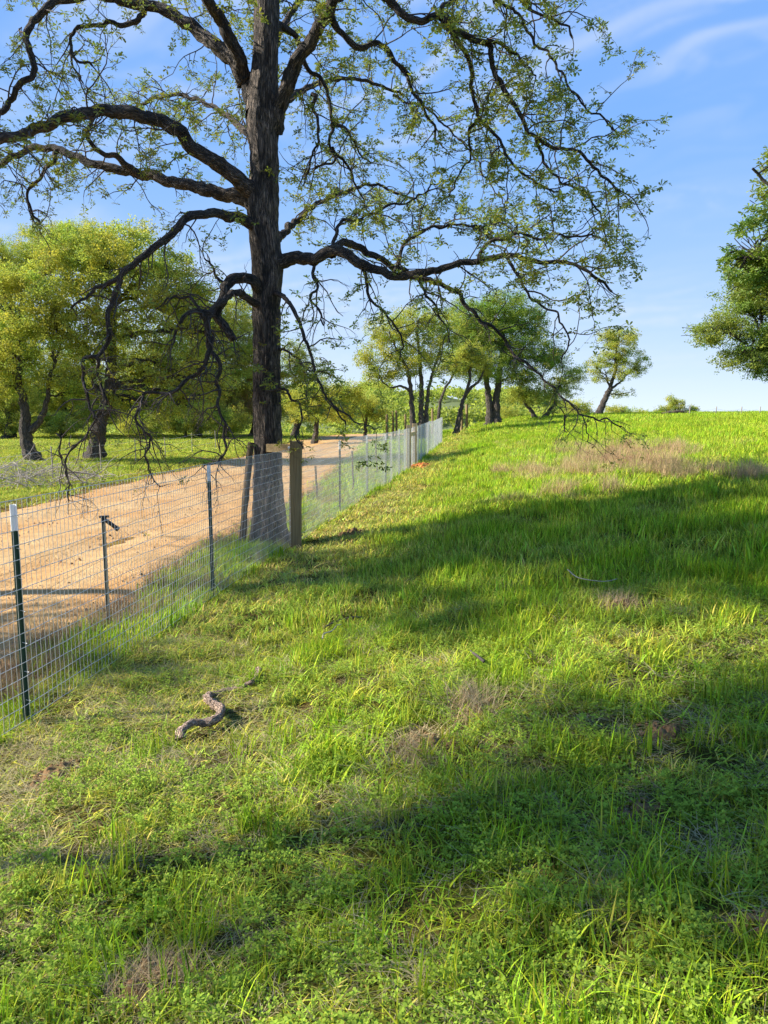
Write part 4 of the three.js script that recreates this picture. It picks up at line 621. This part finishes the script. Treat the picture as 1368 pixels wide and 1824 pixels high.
// ---------------------------------------------------------------- grass, straw and weeds
{
  const blade = (b, x, z, h, w, lean, az, bend, col) => {                                     // a folded, bending blade
    const S = 3, ax = Math.cos(az), az_ = Math.sin(az), px = -az_, pz = ax; let prev = null;
    for (let k = 0; k <= S; k++) { const t = k / S, out = lean * t * h + bend * t * t * h, y = h * t * (1 - 0.35 * bend * t * t), ww = w * (1 - t * 0.96) * 0.5; const A = V(x + ax * out + px * ww, y, z + az_ * out + pz * ww), B = V(x + ax * out - px * ww, y, z + az_ * out - pz * ww); if (prev) { if (k < S) b.quad(prev[0], prev[1], B, A, col); else b.tri(prev[0], prev[1], A, col); } prev = [A, B]; }
  };
  const patch = (seed, n, size, hgt, wid, bendy, tone) => { const R = rng(seed), b = new Buf(); for (let i = 0; i < n; i++) { const k = 0.35 + 1.1 * R(), y = R(); const col = tone ? tone(R) : R() < 0.09 ? [1.8 * k, 1.2 * k, 2.6 * k] : [k * (0.78 + 0.5 * y), k, k * (1.2 - 0.5 * y)]; blade(b, (R() - 0.5) * size + (R() - 0.5) * size * 0.5, (R() - 0.5) * size + (R() - 0.5) * size * 0.5, hgt * (0.45 + 0.75 * R()), wid * (0.6 + 0.8 * R()), 0.5 * (R() - 0.3), R() * 6.283, bendy * R() * R() * 1.6, col); } return b.geo(); };
  const NEAR = [1, 2, 3, 4, 5, 6].map((s) => patch(s * 7, 26, 0.13, 0.14, 0.0078, 1.0));
  const MIDP = [1, 2, 3, 4, 5].map((s) => patch(s * 13 + 1, 34, 0.24, 0.17, 0.0125, 0.8));
  const FARP = [1, 2, 3, 4].map((s) => patch(s * 17 + 2, 90, 0.8, 0.20, 0.018, 0.7));
  const mat2 = (seed, n, size, wid) => { const R = rng(seed), b = new Buf(); for (let i = 0; i < n; i++) { const k = 0.7 + 0.6 * R(); blade(b, (R() - 0.5) * size, (R() - 0.5) * size, 0.02 + 0.035 * R(), wid * (0.7 + 0.7 * R()), 0.8 + 2.0 * R(), R() * 6.283, 0.9, [k, k * (0.95 + 0.1 * R()), k]); } return b.geo(); };
  const MATTED = [1, 2, 3].map((s) => mat2(s * 19, 70, 0.22, 0.0032));
  const forb = (seed) => { const R = rng(seed), b = new Buf(); for (let i = 0; i < 16; i++) { const x = (R() - 0.5) * 0.14, z = (R() - 0.5) * 0.14, y = 0.015 + 0.075 * R(), az = R() * 6.283, k = 0.75 + 0.5 * R(); for (let l = 0; l < 3; l++) { const a = az + l * 2.09, s = 0.008 + 0.009 * R(), dx = Math.cos(a), dz = Math.sin(a), c = V(x, y, z), tip = V(x + dx * s * 1.6, y + s * (0.1 + 0.5 * R()), z + dz * s * 1.6), side = V(-dz * s * 0.55, 0.002, dx * s * 0.55), m = c.clone().lerp(tip, 0.62); b.quad(c, m.clone().add(side), tip, m.clone().sub(side), [k, k, k * 0.9]); } b.quad(V(x, 0, z), V(x + 0.0012, 0, z), V(x + 0.0012, y, z), V(x, y, z), [k, k, k]); } return b.geo(); };
  const FORBS = [1, 2, 3].map((s) => forb(s * 23));
  const dry = (seed, n, size, h, red) => { const R = rng(seed), b = new Buf(); for (let i = 0; i < n; i++) { const k = 0.7 + 0.6 * R(); blade(b, (R() - 0.5) * size, (R() - 0.5) * size, h * (0.4 + 0.8 * R()), 0.0055 * (0.7 + 0.6 * R()), 0.9 * (R() - 0.2), R() * 6.283, 0.7 * R(), [k, k * (1 - 0.1 * red), k]); } return b.geo(); };
  const DRY = [dry(3, 60, 0.3, 0.30, 0), dry(5, 60, 0.34, 0.34, 1), dry(9, 50, 0.26, 0.26, 0)];

  const G = new THREE.Group(); G.name = 'grass'; scene.add(tag(G, 'green spring grass covering the pasture', 'grass', null, 'stuff'));
  const S = new THREE.Group(); S.name = 'dry_grass'; scene.add(tag(S, 'straw coloured dead grass among the green', 'dry grass', null, 'stuff'));
  const Wd = new THREE.Group(); Wd.name = 'clover'; scene.add(tag(Wd, 'low clover like weeds in the near grass', 'weeds', null, 'stuff'));
  const R = rng(2024), lists = new Map();
  const put = (parent, geo, mat, name, pos, sx, sy, rot, tilt, col) => { let l = lists.get(geo); if (!l) lists.set(geo, l = { parent, mat, name, items: [] }); l.items.push([pos, sx, sy, rot, tilt, col]); };
  const inView = (X, d, m) => Math.abs(X) < 0.56 * Math.max(d, 0) + m;
  // what the surface carries at a point: height of the sward, lushness, dryness
  const spotsBare = [[760, 1338, 0.26], [845, 1275, 0.23], [1105, 1082, 0.28], [1130, 1452, 0.14], [1185, 1308, 0.22], [270, 1762, 0.18], [745, 832, 0.62], [105, 1378, 0.24], [625, 952, 0.22], [1365, 1650, 0.14]].map(([x, y, r]) => { const p = gp(x, y); return [p.x, -p.z, r]; });
  const oakP = [at(479, 985, D0).x, D0, 0.42];
  function sward(X, d) {
    const u = X - fenceX(d), r = roadIn(X, d), a = fbm(X * 0.55, d * 0.55, 3), b = fbm(X * 1.7 + 9, d * 1.7, 3, n2b);
    let h = 0.75 + 0.55 * a + 0.45 * b, lush = 0.55 + 0.6 * a, dryv = 0.15 + 0.2 * b, dens = 1;
    if (u > 0) { const strip = 1 - sst(u + 0.5 * a, 0.9, 2.3); h = mix(h * (1 + 0.12 * sst(d, 4.5, 7)), 0.42 + 0.2 * b, strip); lush = mix(lush + 0.1, 0.0, strip * (0.65 + 0.35 * sst(d, 6, 14))); dryv += 0.35 * strip * (0.5 + 0.7 * sst(b, -0.2, 0.3)); }
    else if (r < 0 && u > -6) { h *= 1.25; dryv += 0.12; lush += 0.2; dens = mix(0.25, 1, sst(-r, 0.05, 0.55)); }
    else { h *= 0.62; lush = 0.1 + 0.5 * lush; dens = mix(0.2, 1, sst(-r, 0.1, 0.8)); dryv += 0.2 * sst(-r, 1.6, 0.3); }
    const near = 1 - sst(d, 4.2, 6.0); h *= mix(1, 0.64 + 0.55 * b, near); dens *= mix(1, clamp(0.72 + 1.0 * b, 0.38), near);
    if (r > 0) dens = 0;
    for (const [x, y, q] of spotsBare) { const e = Math.hypot(X - x, d - y); if (e < q) dens *= e < q * 0.5 ? 0.14 : 0.5; }
    if (Math.hypot(X - oakP[0], d - oakP[1]) < oakP[2]) dens = 0;
    return { h: Math.max(0.22, h), lush: clamp(lush), dry: clamp(dryv), dens };
  }
  const green = (l, R) => { const k = 0.78 + 0.44 * R(), y = R(); return [mix(0.53, 0.295, l) * k * (0.92 + 0.2 * y), mix(0.56, 0.50, l) * k, mix(0.095, 0.014, l) * k]; };
  const scatter = (geos, lo, hi, per, m, kh, ks) => {                                          // per square metre
    const n = Math.round((hi * 0.56 + m) * 2 * (hi - lo) * per);
    for (let i = 0; i < n; i++) {
      const d = lo + (hi - lo) * R(), X = (R() * 2 - 1) * (hi * 0.56 + m); if (!inView(X, d, m)) continue;
      const s = sward(X, d); if (R() > s.dens) continue;
      const w = ks * (0.8 + 0.5 * R()), p = onGround(X, d); p.y -= 0.012;
      if (R() < s.dry * 0.55) { put(S, MATTED[Math.floor(R() * 3)], M.straw, 'thatch', p, w * (ks > 1.5 ? 1.4 : 1), w, R() * 6.283, 0.1 * (R() - 0.5), ((q) => [0.50 * q, 0.42 * q, 0.20 * q])(0.7 + 0.45 * R())); if (R() < 0.5) continue; }
      put(G, geos[Math.floor(R() * geos.length)], M.grass, 'blades', p, w, s.h * kh * (0.8 + 0.4 * R()), R() * 6.283, 0.2, green(s.lush, R));
    }
  };
  scatter(NEAR, 1.1, 3.4, 300, 1.0, 0.95, 1.0);
  scatter(NEAR, 3.4, 6.5, 200, 1.2, 1.05, 1.3);
  scatter(MIDP, 6.5, 12, 78, 1.6, 1.05, 1.1);
  scatter(MIDP, 12, 20, 50, 2.0, 1.05, 1.45);
  scatter(FARP, 20, 42, 11, 3.0, 0.95, 1.0);
  scatter(FARP, 42, 82, 4, 5.0, 0.95, 1.7);
  // dead thatch lying on the soil between the near tufts
  for (let i = 0; i < 1300; i++) { const d = 1.2 + 5.5 * R(), X = (R() * 2 - 1) * (0.56 * d + 0.8); if (roadIn(X, d) > 0 || X - fenceX(d) < 0.1 || R() < sward(X, d).dens * 0.8) continue; const q = 0.6 + 0.5 * R(), p = onGround(X, d); p.y -= 0.006; put(S, MATTED[Math.floor(R() * 3)], M.straw, 'thatch', p, 0.7 + 0.5 * R(), 0.5 + 0.4 * R(), R() * 6.283, 0.1, [0.44 * q, 0.37 * q, 0.19 * q]); }
  // tall tufts, clover, dry clumps
  for (let i = 0; i < 420; i++) { const d = 1.3 + 6 * R(), X = (R() * 2 - 1) * (0.56 * d + 0.8), s = sward(X, d); if (roadIn(X, d) > 0 || n2(X * 1.4, d * 1.4 + 40) < 0.18 || s.dens < 0.3 || s.lush < 0.3) continue; put(G, NEAR[Math.floor(R() * 6)], M.grass, 'blades', onGround(X, d), 0.8 + 0.4 * R(), 1.15 + 0.55 * R(), R() * 6.283, 0.3, green(0.85, R)); }
  for (let i = 0; i < 6500; i++) { const d = 1.2 + 7 * R(), X = (R() * 2 - 1) * (0.56 * d + 0.8); if (roadIn(X, d) > 0 || n2(X * 0.9 + 20, d * 0.9) < -0.3 || X - fenceX(d) < 0.4) continue; if (sward(X, d).dens < 0.2) continue; const k = 0.8 + 0.4 * R(); put(Wd, FORBS[Math.floor(R() * 3)], M.grass, 'leaflets', onGround(X, d), 0.4 + 0.35 * R(), 0.6 + 0.5 * R(), R() * 6.283, 0.1, [0.30 * k, 0.42 * k, 0.05 * k]); }
  const dryAt = (x0, x1, y0, y1, n, h, red) => { for (let i = 0; i < n; i++) { const p = gp(mix(x0, x1, R()), mix(y0, y1, R())); if (n2(p.x * 0.9, p.z * 0.9) < -0.35) continue; const k = 0.75 + 0.5 * R(); put(S, DRY[Math.floor(R() * 3)], M.straw, 'stalks', p, (0.35 + 0.65 * Math.min(1, h)) * (0.8 + 0.6 * R()), h * (0.7 + 0.6 * R()), R() * 6.283, 0.25, red ? [0.45 * k, 0.27 * k, 0.16 * k] : [0.50 * k, 0.39 * k, 0.19 * k]); } };
  dryAt(985, 1215, 795, 850, 420, 1.1, false); dryAt(1080, 1130, 795, 838, 50, 1.4, true); dryAt(1030, 1210, 798, 845, 36, 1.3, true); dryAt(880, 1010, 800, 850, 90, 0.8, false); dryAt(885, 1000, 838, 860, 50, 0.9, false); dryAt(885, 940, 785, 800, 26, 0.7, false);
  dryAt(970, 1030, 870, 905, 22, 1.1, false); dryAt(1065, 1100, 870, 890, 12, 1.1, false); dryAt(1210, 1290, 840, 862, 24, 1.1, false); dryAt(1310, 1368, 840, 860, 20, 1.1, false); dryAt(890, 950, 890, 900, 14, 0.7, false);
  dryAt(1220, 1240, 800, 815, 8, 0.8, false); dryAt(1320, 1345, 790, 805, 8, 0.8, false);
  dryAt(620, 700, 1128, 1160, 22, 0.28, false); dryAt(820, 870, 1235, 1290, 12, 0.4, false); dryAt(720, 790, 1325, 1365, 10, 0.25, false); dryAt(240, 330, 1745, 1800, 12, 0.3, false); dryAt(1270, 1368, 1600, 1690, 10, 0.6, false); dryAt(1090, 1130, 1070, 1095, 8, 0.4, false);
  dryAt(75, 120, 1110, 1165, 9, 1.15, false); dryAt(0, 60, 1180, 1250, 14, 0.9, false);
  // dead weeds on the bank between road and fence
  for (let i = 0; i < 230; i++) { const d = 5 + 22 * R() ** 1.3, X = mix(roadR(d) + 0.02, fenceX(d) - 0.12, Math.pow(R(), 1.6)), k = 0.7 + 0.5 * R(); if (X > fenceX(d) - 0.1) continue; put(S, DRY[Math.floor(R() * 3)], M.straw, 'stalks', onGround(X, d), 0.8 + 0.5 * R(), 0.6 + 0.6 * R(), R() * 6.283, 0.3, [0.30 * k, 0.22 * k, 0.12 * k]); }
  let total = 0;
  for (const [geo, l] of lists) {
    const im = shadow(new THREE.InstancedMesh(geo, l.mat, l.items.length)); im.name = l.name; im.userData.kind = 'stuff'; total += l.items.length;
    l.items.forEach(([p, sx, sy, rot, tilt, col], i) => { mtx.compose(p, quat.setFromEuler(eul.set(tilt * (R() - 0.5), rot, tilt * (R() - 0.5))), vs.set(sx, sy, sx)); im.setMatrixAt(i, mtx); im.setColorAt(i, tmpc.setRGB(...col)); });
    l.parent.add(im);
  }
  console.log('grass copies', total);
}
renderer.render(scene, camera);
